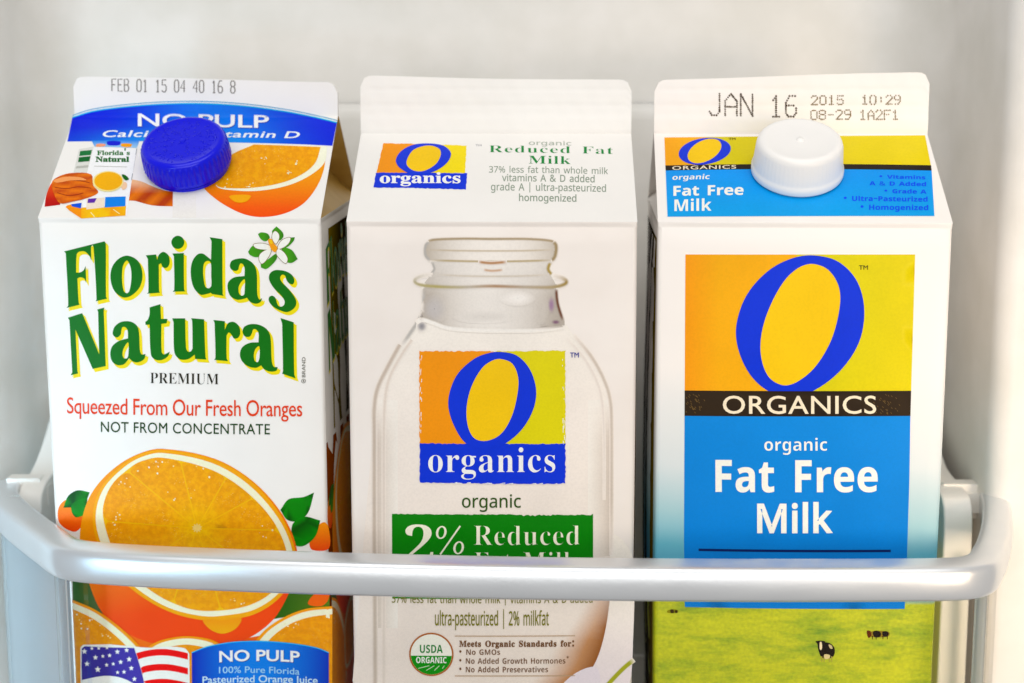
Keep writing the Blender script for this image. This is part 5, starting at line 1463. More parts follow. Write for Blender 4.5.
pet = [zB((790, 52), (818, 75), (820, 112), (795, 152), (768, 112), (770, 75)), zB((908, 103), (900, 142), (860, 177), (815, 192), (815, 165), (850, 120)), zB((815, 192), (860, 220), (888, 270), (875, 305), (840, 282), (800, 228)),
       zB((758, 198), (740, 252), (690, 308), (666, 282), (670, 238), (710, 205)), zB((620, 158), (680, 148), (742, 163), (762, 192), (710, 197), (640, 185))]
for k, l in enumerate(pet):
    c = curve(l, 4)
    p.fill(offset_contours([c], 0.5)[0], lin('#7c6a3a'), 3.4 + 0.1 * k)
    p.fill(c, (lambda x, y: mix(PET, lin('#e8dcc0'), max(0, 1 - math.dist((x, y), (272.5, 247)) / 6))), 4 + 0.1 * k)
p.fill(curve(zB((735, 118), (762, 113), (782, 150), (808, 180), (792, 217), (765, 202), (745, 160)), 4), lin('#f0a01c'), 5)
p.fill(curve(zB((745, 125), (765, 122), (772, 150), (755, 152)), 4), lin('#f8c440'), 6)
p.build()

p = Print('front_lettering', 0, 'front', j_body)
p.text('PREMIUM', 'serif', 151, 383.0, 219.5, 384.2, 372.4, lin('#2a281c'), weight=-8, layer=3)
p.text('Squeezed From Our Fresh Oranges', 'gill', 66.5, 413.5, 302.5, 416.5, 397.5, lin('#d64a0c'), weight=4, track=-20, layer=3)
p.text('NOT FROM CONCENTRATE', 'gill', 101, 431.7, 270.5, 434.2, 421.5, lin('#20401a'), weight=5, track=30, layer=3)
# small upright maker's note beside the l
for g in text_contours('BRAND', 'gill', 0, 0, 20, 0, -3.4):
    p.fill([[(305.6 + y, 377.5 - x) for x, y in c] for c in g], lin('#4a4a3c'), 3)
for g in text_contours('\u00ae', 'gill', 0, 0, 4.4, 0, -4.4, ref='\u00ae'):
    p.fill([[(301.6 + x, 383.5 + y) for x, y in c] for c in g], lin('#4a4a3c'), 3)
p.build()

# ---- orange picture
zE, zG = Zoom(40, 440, 3.413), Zoom(60, 590, 3.531)
PITH = lin('#fbeed2'); RIND = lin('#ee8a12'); RED = lin('#ee5408'); PULP = lin('#fdb014')


def orange_picture(panel, parent, xf=None, clip=None):
    p = Print('orange_print', 0, panel, parent, 'printed picture of a cut orange with leaves', [MAT['ink'], MAT['pulp_ink']])
    p.xf = xf
    DG = lin('#0c4410'); MG = lin('#2c8a1c')
    def leafcol(ax, ay, bx, by):
        return lambda x, y: mix(DG, MG, 0.5 + 0.5 * math.sin(((x - ax) * (by - ay) - (y - ay) * (bx - ax)) / (math.dist((ax, ay), (bx, by)) + .1) * 0.55))
    # small oranges and leaves at both sides
    p.fill(curve(zE((58, 232), (85, 205), (130, 215), (150, 270), (120, 312), (85, 305), (58, 280)), 5), lambda x, y: mix(lin('#f5921a'), RED, (y - 500) / 30), 0)
    p.fill(curve(zE((75, 232, 1), (92, 192), (125, 172), (168, 178, 1), (150, 215), (118, 228)), 5), leafcol(63, 506, 88, 493), 1)
    p.fill(curve(zE((105, 218), (160, 195, 1), (152, 250), (120, 264), (105, 248)), 5), leafcol(70, 514, 86, 499), 1.5)
    p.fill(curve(zE((920, 350), (942, 300), (970, 282), (985, 300), (986, 372), (930, 376)), 5), lambda x, y: mix(lin('#f5921a'), RED, (y - 525) / 25), 0)
    p.fill(curve(zE((822, 238, 1), (850, 202), (900, 195), (936, 180, 1), (915, 250), (880, 277), (845, 272)), 5), leafcol(281, 509, 314, 493), 1)
    p.fill(curve(zE((862, 290), (900, 262), (957, 276, 1), (940, 330), (900, 362), (868, 355)), 5), leafcol(294, 540, 320, 521), 1.5)
    # dark leaf ground below the big orange
    p.fill(zE((104, 470), (210, 470), (230, 600), (104, 562)), lambda x, y: mix(lin('#1f5a20'), lin('#5a6a48'), (x - 70) / 35), 0)
    p.fill(zE((800, 500), (988, 500), (988, 575), (860, 600), (800, 610)), lambda x, y: mix(lin('#2c5a1c'), lin('#5b7a30'), (x - 280) / 50), 0)
    p.fill(curve(zE((915, 560), (935, 528), (985, 500), (985, 545), (960, 568)), 4), lin('#ee6a18'), 1)
    p.fill(zE((104, 560), (230, 598), (400, 690), (560, 700), (790, 660), (988, 572), (988, 1160), (104, 1160)), lambda x, y: mix(RED, lin('#f08818'), 0.35 + 0.3 * math.sin(x * .05)), 0.5)
    # big orange: rind, pith, pulp
    body = curve(zE((420, 28), (600, 62), (730, 140), (830, 255), (878, 375), (868, 470), (840, 545), (790, 620), (700, 680), (560, 710), (420, 700), (300, 660), (210, 590), (160, 480), (132, 360), (145, 250), (185, 165), (260, 90), (340, 45)), 5)
    def bodycol(x, y):
        t = (y - 500) / 110 + (x - 160) / 500
        c = mix(lin('#f09a20'), RED, t)
        return mix(c, lin('#f4a018'), max(0, 1 - (x - 79) / 16) * 0.6)
    p.fill(body, bodycol, 2)
    edge = curve(zE((420, 33), (597, 66), (725, 143), (824, 258), (872, 375), (866, 455), (826, 530), (745, 588), (655, 610), (560, 612), (440, 582), (322, 514), (231, 425), (185, 322), (180, 238), (212, 154), (284, 82), (348, 46)), 5)
    p.fill(edge, lin('#f5a81c'), 2.6)
    pith = curve(zE((420, 42), (590, 76), (715, 151), (815, 266), (862, 375), (857, 450), (818, 520), (738, 575), (650, 594), (560, 598), (440, 569), (330, 504), (240, 418), (196, 320), (190, 240), (220, 160), (290, 90), (350, 56)), 5)
    p.fill(pith, PITH, 3)
    core = zE((540, 297))[0]
    # segments of pulp: wedges between core and rim with thin pale membranes
    rim = curve(zE((420, 58), (590, 100), (704, 172), (796, 272), (842, 375), (838, 448), (796, 516), (705, 565), (560, 580), (450, 551), (348, 488), (268, 408), (226, 312), (214, 232), (245, 152), (310, 92), (350, 70)), 6)
    angs = [math.radians(a) for a in (-176, -141, -104, -60, -28, 2, 38, 74, 108, 146)]
    def ray(a):
        # first rim point in direction a from the core
        best = None
        for i in range(len(rim)):
            q, r = rim[i - 1], rim[i]
            d = (math.cos(a), math.sin(a))
            e = (r[0] - q[0], r[1] - q[1])
            den = d[0] * e[1] - d[1] * e[0]
            if abs(den) < 1e-9: continue
            w = (q[0] - core[0], q[1] - core[1])
            t = (w[0] * e[1] - w[1] * e[0]) / den
            s = (w[0] * d[1] - w[1] * d[0]) / den
            if t > 0 and 0 <= s <= 1 and (best is None or t < best): best = t
        return best
    def pulpcol(x, y):
        d = math.dist((x, y), core)
        return mix(mix(lin('#fcc840'), PULP, min(1, d / 35)), lin('#f8a60c'), max(0, min(1, (d - 60) / 60)))
    for i, a in enumerate(angs):
        b = angs[(i + 1) % len(angs)]
        if b < a: b += 2 * math.pi
        pts = []
        n = 16
        for k in range(n + 1):
            g = a + (b - a) * k / n
            t = ray(g)
            e = min(k, n - k) / (n / 2)
            t *= 0.955 + 0.045 * min(1, e * 3.2) ** 0.5 if e < 0.32 else 1.0
            pad = 0.6 / max(t, 1)
            g2 = min(max(g, a + pad), b - pad)
            pts.append((core[0] + t * math.cos(g2), core[1] + t * math.sin(g2)))
        inner = []
        for k in (1, 0):
            g = a + (b - a) * (0.5 + (k - 0.5) * 0.7)
            inner.append((core[0] + 6.0 * math.cos(g), core[1] + 5.2 * math.sin(g)))
        p.fill([pts + inner], pulpcol, 4.4, 1, grid=9)
    p.fill(rim, lin('#f8bc3e'), 3.6, 0, grid=9)
    # pale fleshy core star
    star = []
    for k in range(20):
        r = (5.4 if k % 2 else 3.2)
        star.append((core[0] + r * math.cos(k * math.pi / 10), core[1] + r * 0.9 * math.sin(k * math.pi / 10)))
    p.fill(star, lambda x, y: mix(lin('#e9a92c'), lin('#fbe3a0'), math.dist((x, y), core) / 4.5), 5.2)
    # hanging drop
    p.fill(curve(zE((560, 612), (625, 612), (690, 606), (672, 640), (628, 658), (585, 644)), 5), lambda x, y: mix(lin('#f59a1c'), lin('#f8b048'), (y - 620) / 14), 5)
    # slices along the bottom
    def slice_(outer, pith_, pulp_, lay):
        p.fill(outer, lin('#f49c1c'), lay)
        p.fill(pith_, PITH, lay + .4)
        p.fill(pulp_, lambda x, y: lin('#faa614'), lay + .8, 1, grid=9)
    slice_(curve(zG((36, 34, 1), (120, 68), (200, 122), (275, 190), (330, 260), (360, 340), (370, 440), (36, 560, 1)), 5), curve(zG((36, 44, 1), (118, 78), (196, 132), (268, 198), (320, 265), (348, 340), (356, 440), (36, 550, 1)), 5),
           curve(zG((36, 66, 1), (108, 98), (180, 148), (248, 212), (298, 275), (324, 345), (332, 440), (36, 540, 1)), 5), 6)
    slice_(curve(zG((670, 230), (715, 150), (790, 96), (870, 66), (962, 58, 1), (962, 500, 1), (690, 480)), 5), curve(zG((680, 235), (724, 156), (796, 104), (872, 75), (962, 67, 1), (962, 490, 1), (700, 470)), 5),
           curve(zG((700, 245), (745, 170), (812, 120), (880, 96), (962, 86, 1), (962, 480, 1), (720, 460)), 5), 6)
    slice_(curve(zG((285, 240), (320, 192), (385, 167), (470, 160), (560, 182), (600, 240), (580, 400), (330, 400)), 5), curve(zG((293, 245), (326, 200), (388, 175), (468, 168), (552, 190), (590, 245), (570, 395), (340, 395)), 5),
           curve(zG((315, 255), (344, 218), (396, 196), (464, 190), (535, 210), (565, 255), (550, 385), (355, 385)), 5), 7.2)
    # glints of juice in the slices
    rnd = random.Random(5)
    for cx, cy, n, sx, sy in ((82, 619, 10, 14, 10), (104, 634, 8, 10, 7), (96, 480, 5, 18, 10), (160, 466, 8, 14, 9), (205, 470, 6, 14, 9), (125, 482, 7, 10, 8), (268, 525, 6, 14, 10), (180, 492, 5, 24, 10), (115, 520, 7, 16, 9), (290, 625, 7, 14, 6), (235, 600, 6, 26, 5)):
        for _ in range(n):
            x, y = rnd.gauss(cx, sx / 2.4), rnd.gauss(cy, sy / 2.4)
            r = rnd.uniform(0.3, 1.0)
            if cy < 610 and not inside_poly(x, y, rim):
                continue
            p.fill(ellipse(x, y, r * 1.2, r, rnd.uniform(0, 3), 7), mix(lin('#ffd98c'), lin('#fff6e4'), rnd.random()), 9 + rnd.random())
    return p


orange_picture('front', j_body).build()

# ---- flag and the blue panel at the foot
zF = Zoom(60, 590, 7.062)
p = Print('flag_print', 0, 'front', j_body, 'printed stars and stripes flag with a white outline')
WH = lin('#f7f2ea')
p.fill(curve(zF((130, 410), (150, 384, 1), (340, 378, 1), (520, 392, 1), (640, 400), (760, 392), (885, 402), (920, 440, 1), (925, 1150, 1), (135, 1150, 1)), 4), WH, 11)
def wav(x):  # wave of the cloth, in zoom units
    return 26 * math.sin((x - 520) / 400 * math.pi * 1.15 - 0.25) + 6
for k in range(7):
    top = 440 + k * 106; bot = top + 46
    xs = [528 + (910 - 528) * i / 14 for i in range(15)]
    sl = lambda x, y: (x + (y - 410) * 0.30 * max(0, 1 - (x - 528) / 60) , y)
    pts = [sl(x, top - wav(x)) for x in xs] + [sl(x, bot - wav(x)) for x in reversed(xs)]
    p.fill(zF(*pts), lin('#e01a12'), 12)
NAVY = lin('#43389a')
can = curve(zF((140, 415), (162, 394, 1), (340, 400, 1), (522, 402, 1), (560, 520, 1), (590, 640), (600, 760, 1), (140, 760, 1)), 3)
p.fill(can, lambda x, y: mix(lin('#352d86'), NAVY, (x - 80) / 60), 13)
def star5(cx, cy, r):
    return [(cx + (r if k % 2 == 0 else r * 0.45) * math.sin(k * math.pi / 5), cy - (r if k % 2 == 0 else r * 0.45) * math.cos(k * math.pi / 5)) for k in range(10)]
for x, y, r in ((160, 430, 22), (215, 408, 14), (265, 406, 14), (325, 402, 14), (400, 430, 20), (468, 418, 19), (240, 472, 20), (294, 462, 15), (343, 456, 17), (485, 482, 21), (423, 502, 19), (178, 518, 20), (321, 524, 16), (369, 516, 15), (256, 556, 24), (500, 545, 20), (400, 576, 15), (447, 572, 17), (522, 622, 19)):
    p.fill(star5(*zF((x, y))[0], r / 7.062), WH, 14)
p.fill(curve(zF((140, 632, 1), (230, 612), (320, 600), (420, 612), (520, 655), (600, 720, 1), (600, 800, 1), (140, 800, 1)), 4), WH, 15)
p.build()

zP = Zoom(185, 630, 6.4)
p = Print('no_pulp_panel', 0, 'front', j_body, 'blue arched panel reading no pulp')
arch = [(50, 138), (150, 100), (290, 74), (420, 66), (560, 70), (720, 88), (850, 115), (922, 146)]
archs = smooth_path(zP(*arch), 4)
low = zP((922, 900), (50, 900))
def blu(x, y):
    t = abs(x - 262) / 70
    return mix(lin('#0b7fdc'), lin('#0626a8'), t ** 1.6)
p.fill(archs + low, blu, 11.5)
p.stroke(zP(*arch), 1.0, lin('#2fb0e6'), 12.5, 4)
p.text('NO PULP', 'gill', 220.3, 660.8, 300.3, 661.8, 650.2, lin('#f4f4f0'), weight=22, arc=1.6, layer=13.5)
p.text('NO PULP', 'gill', 220.8, 661.5, 300.8, 662.5, 650.9, lin('#0a2f80'), weight=22, arc=1.6, layer=12.6)
p.text('100% Pure Florida', 'gill', 220, 672.2, 300, 674.2, 665.8, lin('#a8d4f2'), weight=4, arc=1.2, layer=13)
p.text('Pasteurized Orange Juice', 'gill', 203.5, 682.5, 318, 683.5, 675.5, lin('#cfe6f6'), weight=10, arc=1.6, layer=13)
p.build()

# ---- sloping roof panel
zH, zI, zR = Zoom(60, 70, 3.531), Zoom(40, 140, 6.4), Zoom(130, 100, 4.876)
p = Print('blue_band_print', 0, 'upper', j_roof, 'blue band reading no pulp, calcium and vitamin D')
top = zH((44, 168), (130, 143), (300, 124), (480, 118), (650, 127), (800, 147), (900, 167), (978, 186))
bot = zH((962, 270), (830, 266), (600, 262), (300, 257), (26, 255))
def band(x, y):
    t = math.exp(-((x - 215) / 62) ** 2)
    c = mix(lin('#0522c8'), lin('#1a78e0'), t)
    return mix(c, lin('#27b0ea'), max(0, min(1, (y - 127) / 18)) * math.exp(-((x - 175) / 75) ** 2) * 0.8)
p.fill(smooth_path(top, 4) + smooth_path(bot, 4), band, 0, grid=8)
p.stroke([(x, y + 0.6) for x, y in top], 1.2, lin('#35b4dc'), 0.8, 8)
p.stroke([(x, y - 1.6) for x, y in top], 0.8, lin('#2c9cc4'), 0.8, 8)
p.text('NO PULP', 'gill', 138, 127.2, 269, 129.0, 114.2, lin('#f6f6f4'), weight=14, layer=1.8)
p.text('NO PULP', 'gill', 138.7, 127.8, 269.7, 129.6, 114.8, lin('#0a2aa0'), weight=14, layer=1.2)
p.text('Calcium & Vitamin D', 'gill', 103, 138.2, 300, 139.4, 131.6, lin('#eef4f8'), weight=16, shear=0.2, track=40, layer=1.8)
p.build()

p = Print('half_orange_print', 0, 'upper', j_roof, 'printed half orange', [MAT['ink'], MAT['pulp_ink']])
p.fill(curve(zR((360, 432), (400, 420), (480, 290), (600, 226, 1), (955, 232, 1), (948, 330), (915, 420), (850, 505), (760, 555), (650, 574), (560, 562), (470, 522), (400, 475)), 5), lambda x, y: mix(lin('#f39a1e'), lin('#ef5a0a'), (y - 178) / 34), 0, grid=8)
p.fill(curve(zR((420, 425), (480, 290), (600, 222, 1), (962, 230, 1), (948, 310), (880, 372), (780, 420), (650, 448), (520, 450)), 5), lin('#fdf2dc'), 1, grid=8)
p.fill(curve(zR((420, 422), (480, 292), (605, 226, 1), (930, 234, 1), (905, 310), (850, 362), (760, 405), (650, 430), (520, 440)), 5), lambda x, y: lin('#f6ad0c'), 2, 1, grid=8)
p.fill(curve(zR((485, 478), (535, 470), (590, 475), (572, 500), (535, 508), (505, 500)), 4), lin('#f8a93c'), 3)
rnd = random.Random(8)
for cx, cy, n in ((265, 160, 6), (298, 166, 5), (290, 175, 6), (250, 188, 6), (230, 186, 4)):
    for _ in range(n):
        r = rnd.uniform(0.3, 0.8)
        p.fill(ellipse(rnd.gauss(cx, 3), rnd.gauss(cy, 1.6), r * 1.4, r, 0, 7), lin('#fff0c8'), 4 + rnd.random())
p.build()

p = Print('hands_print', 0, 'upper', j_roof, 'printed picture of hands passing a small juice carton')
SK, SKD, SKL = lin('#dc7a3a'), lin('#a83c14'), lin('#f4bf9a')
p.fill(curve(zI((855, 340, 1), (1000, 338, 1), (1000, 502, 1), (848, 500, 1)), 2), lin('#ece9e2'), 0)
p.fill(curve(zI((556, 272), (640, 274), (725, 310), (800, 335), (852, 342, 1), (850, 432, 1), (720, 426), (610, 398), (545, 386)), 4), lambda x, y: mix(SKL, mix(SK, SKD, 0.5 + 0.5 * math.sin(x * .25 + y * .3)), (y - 184) / 9), 0.6, grid=5)
p.fill(curve(zI((250, 65, 1), (345, 50, 1), (305, 228, 1), (215, 218, 1)), 2), lin('#dcdcd6'), 0.6)
p.fill(zI((258, 78), (335, 72), (326, 105), (252, 110)), lin('#2c7040'), 1.4)
p.fill(zI((250, 118), (325, 112), (318, 145), (244, 150)), lin('#1c6030'), 1.4)
p.fill(zI((235, 175), (312, 170), (308, 185), (230, 190)), lin('#b8b8b0'), 1.4)
p.fill(zI((345, 52), (622, 66), (555, 490), (265, 508), (300, 228)), lin('#f8f7f3'), 1.4)
p.stroke(zI((622, 66), (588, 270)), 0.5, lin('#6a7078'), 2, smooth=False)
p.fill(zI((330, 10), (640, 10), (622, 62), (350, 50)), lambda x, y: mix(lin('#2a7ad8'), lin('#a8d0e8'), (y - 142) / 8), 1)
p.fill(curve(zI((432, 18), (516, 20), (512, 42), (470, 46), (434, 40)), 3), lin('#0820c0'), 2)
p.fill(curve(zI((522, 34), (590, 38), (582, 56), (524, 52)), 3), lin('#f0a020'), 2)
p.fill(curve(zI((365, 34), (420, 36), (418, 48), (360, 52)), 3), lin('#e8a080'), 2)
p.text("Florida's", 'serif', 97.2, 156.6, 130.2, 157.0, 152.2, lin('#1d6a2c'), weight=14, layer=2.4)
p.text('Natural', 'serif', 95.8, 163.3, 129.6, 163.8, 158.4, lin('#12602a'), weight=24, layer=2.4)
p.stroke(zI((350, 178), (560, 186)), 0.5, lin('#b0b0a8'), 2.4, smooth=False)
p.fill(curve(zI((165, 435), (215, 420), (300, 470, 1), (265, 508, 1)), 3), lin('#e8920e'), 2)
p.fill(zI((265, 440), (552, 428), (548, 490), (265, 508)), lambda x, y: mix(lin('#f2a010'), lin('#f8c030'), 0.5 + 0.5 * math.sin(x)), 2.2)
p.fill(zI((200, 418), (268, 410), (262, 445), (205, 432)), lin('#1c50c8'), 3)
p.fill(zI((300, 385), (415, 378), (412, 440), (298, 452)), lin('#eadccc'), 3)
p.fill(zI((310, 385), (365, 382), (350, 410), (305, 412)), lin('#5a2a98'), 3.6)
p.fill(zI((420, 375), (550, 372), (548, 432), (415, 440)), lin('#1c7ed8'), 3)
p.stroke(zI((470, 452), (510, 480)), 0.8, lin('#fbe8b0'), 3.6, smooth=False)
p.stroke(zI((325, 470), (350, 498)), 0.8, lin('#fbe8b0'), 3.6, smooth=False)
p.fill(curve(zI((30, 432, 1), (40, 360), (75, 280), (110, 285), (130, 420, 1)), 4), lambda x, y: mix(lin('#d8542c'), lin('#a81818'), (y - 185) / 18), 0.8, grid=5)
p.fill(curve(zI((78, 275), (130, 237), (210, 220), (330, 232), (342, 300), (375, 345), (320, 376), (210, 402), (130, 412), (90, 350)), 4), lambda x, y: mix(SK, SKD, 0.35 + 0.5 * math.sin(x * 0.18 + y * 0.9)), 4, grid=4)
for a in (((90, 275), (150, 262), (240, 268), (320, 285)), ((95, 310), (170, 320), (250, 310), (330, 320)), ((110, 345), (190, 365), (280, 350))):
    p.stroke(zI(*a), 0.7, lin('#8e3010'), 5)
p.fill(curve(zI((85, 268), (160, 245), (260, 250), (300, 268), (200, 268), (110, 282)), 3), lin('#eaa06c'), 5.5)
p.fill(ellipse(*zI((438, 278))[0], 15.4, 10.2), lin('#f6e2a0'), 6)
p.fill(ellipse(*zI((440, 277))[0], 14.0, 9.0), lin('#f2b010'), 7)
p.fill(curve(zI((525, 235), (550, 240), (572, 265), (548, 272)), 3), lin('#1c5c20'), 5)
p.fill(curve(zI((520, 290), (555, 285), (556, 320), (530, 330)), 3), lin('#f0c8a8'), 5)
p.build()

p = Print('date_stamp', 0, 'upper', j_fin, 'grey ink-jet best-before date')
jet(p, 'FEB 01 15 04 40 16 8', 112, 91.6, 235, 93.6, 12.0, 1.15, lin('#85807a'), 1, gap=1.9)
p.build()

# ---- right-hand side of the carton, seen at a glancing angle
side_map = lambda x, y: (hom(HOM[(0, 'front')], x, y)[0], hom(HOM[(0, 'front')], x, y)[1])
brand_print('side', j_body, 'side_lettering', 'green brand lettering on the side panel', side_map).build()
q = orange_picture('side', j_body, side_map)
q.name = 'side_orange_print'; q.label = 'printed oranges on the side panel'
q.build()
p = Print('side_shade_print', 0, 'side', j_body, None, [MAT['side_shade_ink']])  # brown print low down; the upper block is painted gap shade
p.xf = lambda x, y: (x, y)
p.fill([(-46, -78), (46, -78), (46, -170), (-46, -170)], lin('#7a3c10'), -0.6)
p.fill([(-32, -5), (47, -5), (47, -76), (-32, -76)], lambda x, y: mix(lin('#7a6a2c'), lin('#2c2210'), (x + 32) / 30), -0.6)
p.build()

spout_cap(0, j_root, -0.9, 27.2, 'blue', 0.2, math.radians(-3))


# ================================================================== reduced fat milk carton
m_root, m_body, m_roof, m_fin = carton(1, 'reduced_fat_milk_carton', 'reduced fat milk carton without a cap, printed with a glass bottle', MAT['board_cream'], MAT['board_white'], dict(tl=0.3, tr=-1.2, rad=4.0))
BLUE = lin('#0836c8'); ORA = lin('#ff980c'); LIME = lin('#d9cf08'); GOLD = lin('#ffc504'); PAPER = lin('#f0e8e0')


def ragged(pts, amp, step, seed):
    """rough-cut printed edge"""
    r = random.Random(seed)
    out = []
    for i, a in enumerate(pts):
        b = pts[(i + 1) % len(pts)]
        d = math.dist(a, b); n = max(1, int(d / step))
        nx, ny = -(b[1] - a[1]) / d, (b[0] - a[0]) / d
        for k in range(n):
            o = r.uniform(-amp, amp)
            out.append((a[0] + (b[0] - a[0]) * k / n + nx * o, a[1] + (b[1] - a[1]) * k / n + ny * o))
    return out


zM, zN, z6, z5, zO = Zoom(400, 340, 4.27), Zoom(370, 230, 3.793), Zoom(340, 480, 3.2), Zoom(340, 300, 2.97), Zoom(370, 130, 4.096)
# ---- printed milk bottle
p = Print('bottle_print', 1, 'front', m_body, 'printed picture of a clear glass milk bottle')
inside = lin('#f1eae2')
bott = zN((236, 118), (245, 160), (205, 200), (200, 300), (185, 345), (120, 440)) + [(389, 366), (377, 392), (374, 420), (374, 780), (610, 780), (612, 560), (611, 420), (606, 388), (594, 366)] + zN((745, 360), (718, 300), (708, 215), (690, 150), (688, 118))
p.fill(curve([tuple(q) for q in bott], 3), lambda x, y: mix(inside, lin('#eadfd6'), (y - 330) / 330), 0)
# glass tone: greyed neck, softly shaded flanks
neck = zN((232, 120), (244, 160), (205, 205), (203, 300), (190, 340), (300, 372), (450, 381), (640, 380), (738, 362), (716, 300), (706, 212), (680, 160), (688, 120))
def necktone(x, y):
    e = min(1.0, abs(x - 492) / 62)
    return mix(lin('#e9e4de'), lin('#b5aca2'), e ** 2.0 * (0.35 + 0.65 * min(1, max(0, (y - 260) / 40))))
neckc = curve(neck, 3)
p.fill(neckc, necktone, 0.4, grid=9)
rimp = zN((236, 42), (460, 37), (690, 44), (705, 66), (700, 104), (686, 118), (232, 118), (212, 98), (211, 62))
rimc = curve(rimp, 3)
rimtone = lambda x, y: mix(lin('#eee8e1'), lin('#bfb5a8'), min(1, abs(x - 492) / 66) ** 2.4)
p.fill(rimc, rimtone, 0.6, grid=9)
bodyc = curve([tuple(q) for q in bott], 3)
def tone(x, y):
    if inside_poly(x, y, rimc): return rimtone(x, y)
    if inside_poly(x, y, neckc): return necktone(x, y)
    if inside_poly(x, y, bodyc): return mix(inside, lin('#eadfd6'), (y - 330) / 330)
    return PAPER

for side, x0 in ((-1, 376), (1, 610)):
    for k in range(1):
        xs = [x0, x0 - side * 7, x0 - side * 22]
        col = [lin('#cfc3b8'), lin('#dfd5cb'), inside]
        ys = [400 + 12 * i for i in range(20 if side < 0 else 14)]
        pts = [(x, y) for x in xs for y in ys]
        nn = len(ys)
        cc = [mix(inside, c, min(1, (y - 400) / 40)) for c in col for y in ys]
        p.raw(pts, [(r * nn + i, r * nn + i + 1, (r + 1) * nn + i + 1, (r + 1) * nn + i) for r in range(2) for i in range(nn - 1)], cc, 0.8)
TA, TA2, GR = lin('#a8977e'), lin('#c6b9a6'), lin('#b7b3ae')
S = lambda pts, w, c, lay=1, **k: p.soft(pts, (lambda t: w(t) * 1.45) if callable(w) else w * 1.45, c, tone, lay, **k)
S(zN((215, 60), (235, 40), (350, 35), (460, 36), (600, 36), (690, 44), (706, 62)), 2.6, TA, 1.0)
S(zN((225, 46), (211, 62), (211, 98), (232, 120)), 3.0, GR, 1.2)
S(zN((694, 46), (706, 62), (702, 100), (686, 122)), 3.6, lin('#9c8a6c'), 1.2)
S(zN((213, 77), (330, 80), (460, 81), (600, 80), (700, 76)), 1.8, TA2, 1.4)
S(zN((228, 117), (330, 119), (460, 121), (600, 119), (690, 116)), 2.2, lin('#b5a587'), 1.5)
S(zN((410, 122), (460, 127), (520, 122)), 3.0, lin('#b08868'), 1.7)
S(zN((430, 152), (465, 156), (505, 152)), 2.4, lin('#c8aa94'), 1.7)
S(zN((236, 124), (244, 150), (228, 172)), 2.4, GR, 1.6)
S(zN((684, 124), (676, 150), (690, 172)), 3.4, lin('#a58f58'), 1.6)
def collar(t):
    stops = [(0, '#bdb9b0'), (0.18, '#b5ac90'), (0.28, '#aba070'), (0.4, '#b9b0a2'), (0.52, '#a88a70'), (0.62, '#b5a898'), (0.78, '#a08c60'), (0.9, '#967c46'), (1, '#aca290')]
    for (a, c), (b, d) in zip(stops[:-1], stops[1:]):
        if t <= b:
            return mix(lin(c), lin(d), (t - a) / (b - a))
    return lin(stops[-1][1])
S(zN((240, 172), (195, 177), (170, 193), (190, 209), (260, 216), (340, 218), (400, 216), (460, 214), (540, 216), (610, 218), (690, 218), (735, 208), (744, 195), (725, 183), (690, 176)), lambda t: 3.4 + 2.4 * max(0, t - .6), collar, 1.8)
S(zN((250, 170), (340, 175), (460, 177), (600, 175), (680, 170)), 2.0, lin('#cfc6ba'), 1.7)
S(zN((200, 220), (205, 290), (190, 335), (158, 385), (120, 440)), 4.0, GR, 2.0)
S(zN((706, 222), (712, 280), (732, 345)), 3.0, lin('#6e4c3c'), 2.0)
for cx, cy, rx, ry, c in ((245, 300, 50, 60, '#bfbab8'), (205, 325, 18, 18, '#8c8480'), (197, 366, 22, 24, '#8a888c'), (260, 325, 34, 26, '#b9b6b6'), (688, 285, 14, 34, '#9a7c98'), (705, 350, 18, 10, '#7a5a70'), (560, 260, 70, 30, '#f2ede8'), (650, 300, 30, 60, '#c9c2ba'), (430, 330, 120, 26, '#dad5cf')):
    q = zN((cx, cy))[0]
    p.blob(q[0], q[1], rx / 3.793, ry / 3.793, lin(c), tone, 2.4 + random.random() * 0.4)
S(zN((175, 352), (200, 340), (240, 352), (300, 372), (400, 380), (520, 382), (640, 380), (735, 368)), 3.4, lin('#f2ece6'), 3.2)
S([(400, 345), (388, 367), (378, 388), (374.5, 408), (374.5, 440), (374.5, 520), (375, 600), (375.5, 720)], 4.2, lin('#c3b6aa'), 2.0, ends=False)
S([(412, 340), (400, 358), (389, 380), (385, 404), (384, 440), (384, 520), (384, 600), (384, 720)], 3.0, lin('#ddd2c8'), 2.2, ends=False)
S([(573, 335), (590, 355), (603, 378), (610, 400), (611.5, 430), (611.5, 500), (611.5, 555)], 3.2, lin('#cbbfb4'), 2.0)
S([(566, 338), (583, 357), (596, 380), (602, 402), (604, 440), (604, 500)], 2.4, lin('#e3dad2'), 2.2)
# amber shade at the lower right of the bottle, pale leaf and green stalk
br = [(611, 560), (609.5, 600), (603, 640), (592, 668), (572, 690), (560, 720)]
for i in range(len(br) - 1):
    pass
strip = smooth_path(br, 6)
n_ = len(strip)
wid = [4 + 44 * min(1, i / (n_ * 0.45)) for i in range(n_)]
left = [(q[0] - w, q[1]) for q, w in zip(strip, wid)]
midl = [(q[0] - w * 0.35, q[1]) for q, w in zip(strip, wid)]
ground = lambda x, y: mix(inside, lin('#eadfd6'), (y - 330) / 330)
cols = [ground(*q) for q in left] + [mix(ground(*q), lin('#b98a66'), min(1, i / 12)) for i, q in enumerate(midl)] + [mix(ground(*q), lin('#8e5a34'), min(1, i / 10)) for i, q in enumerate(strip)]
p.raw(left + midl + strip, [(r * n_ + i, r * n_ + i + 1, (r + 1) * n_ + i + 1, (r + 1) * n_ + i) for r in range(2) for i in range(n_ - 1)], cols, 2.6)
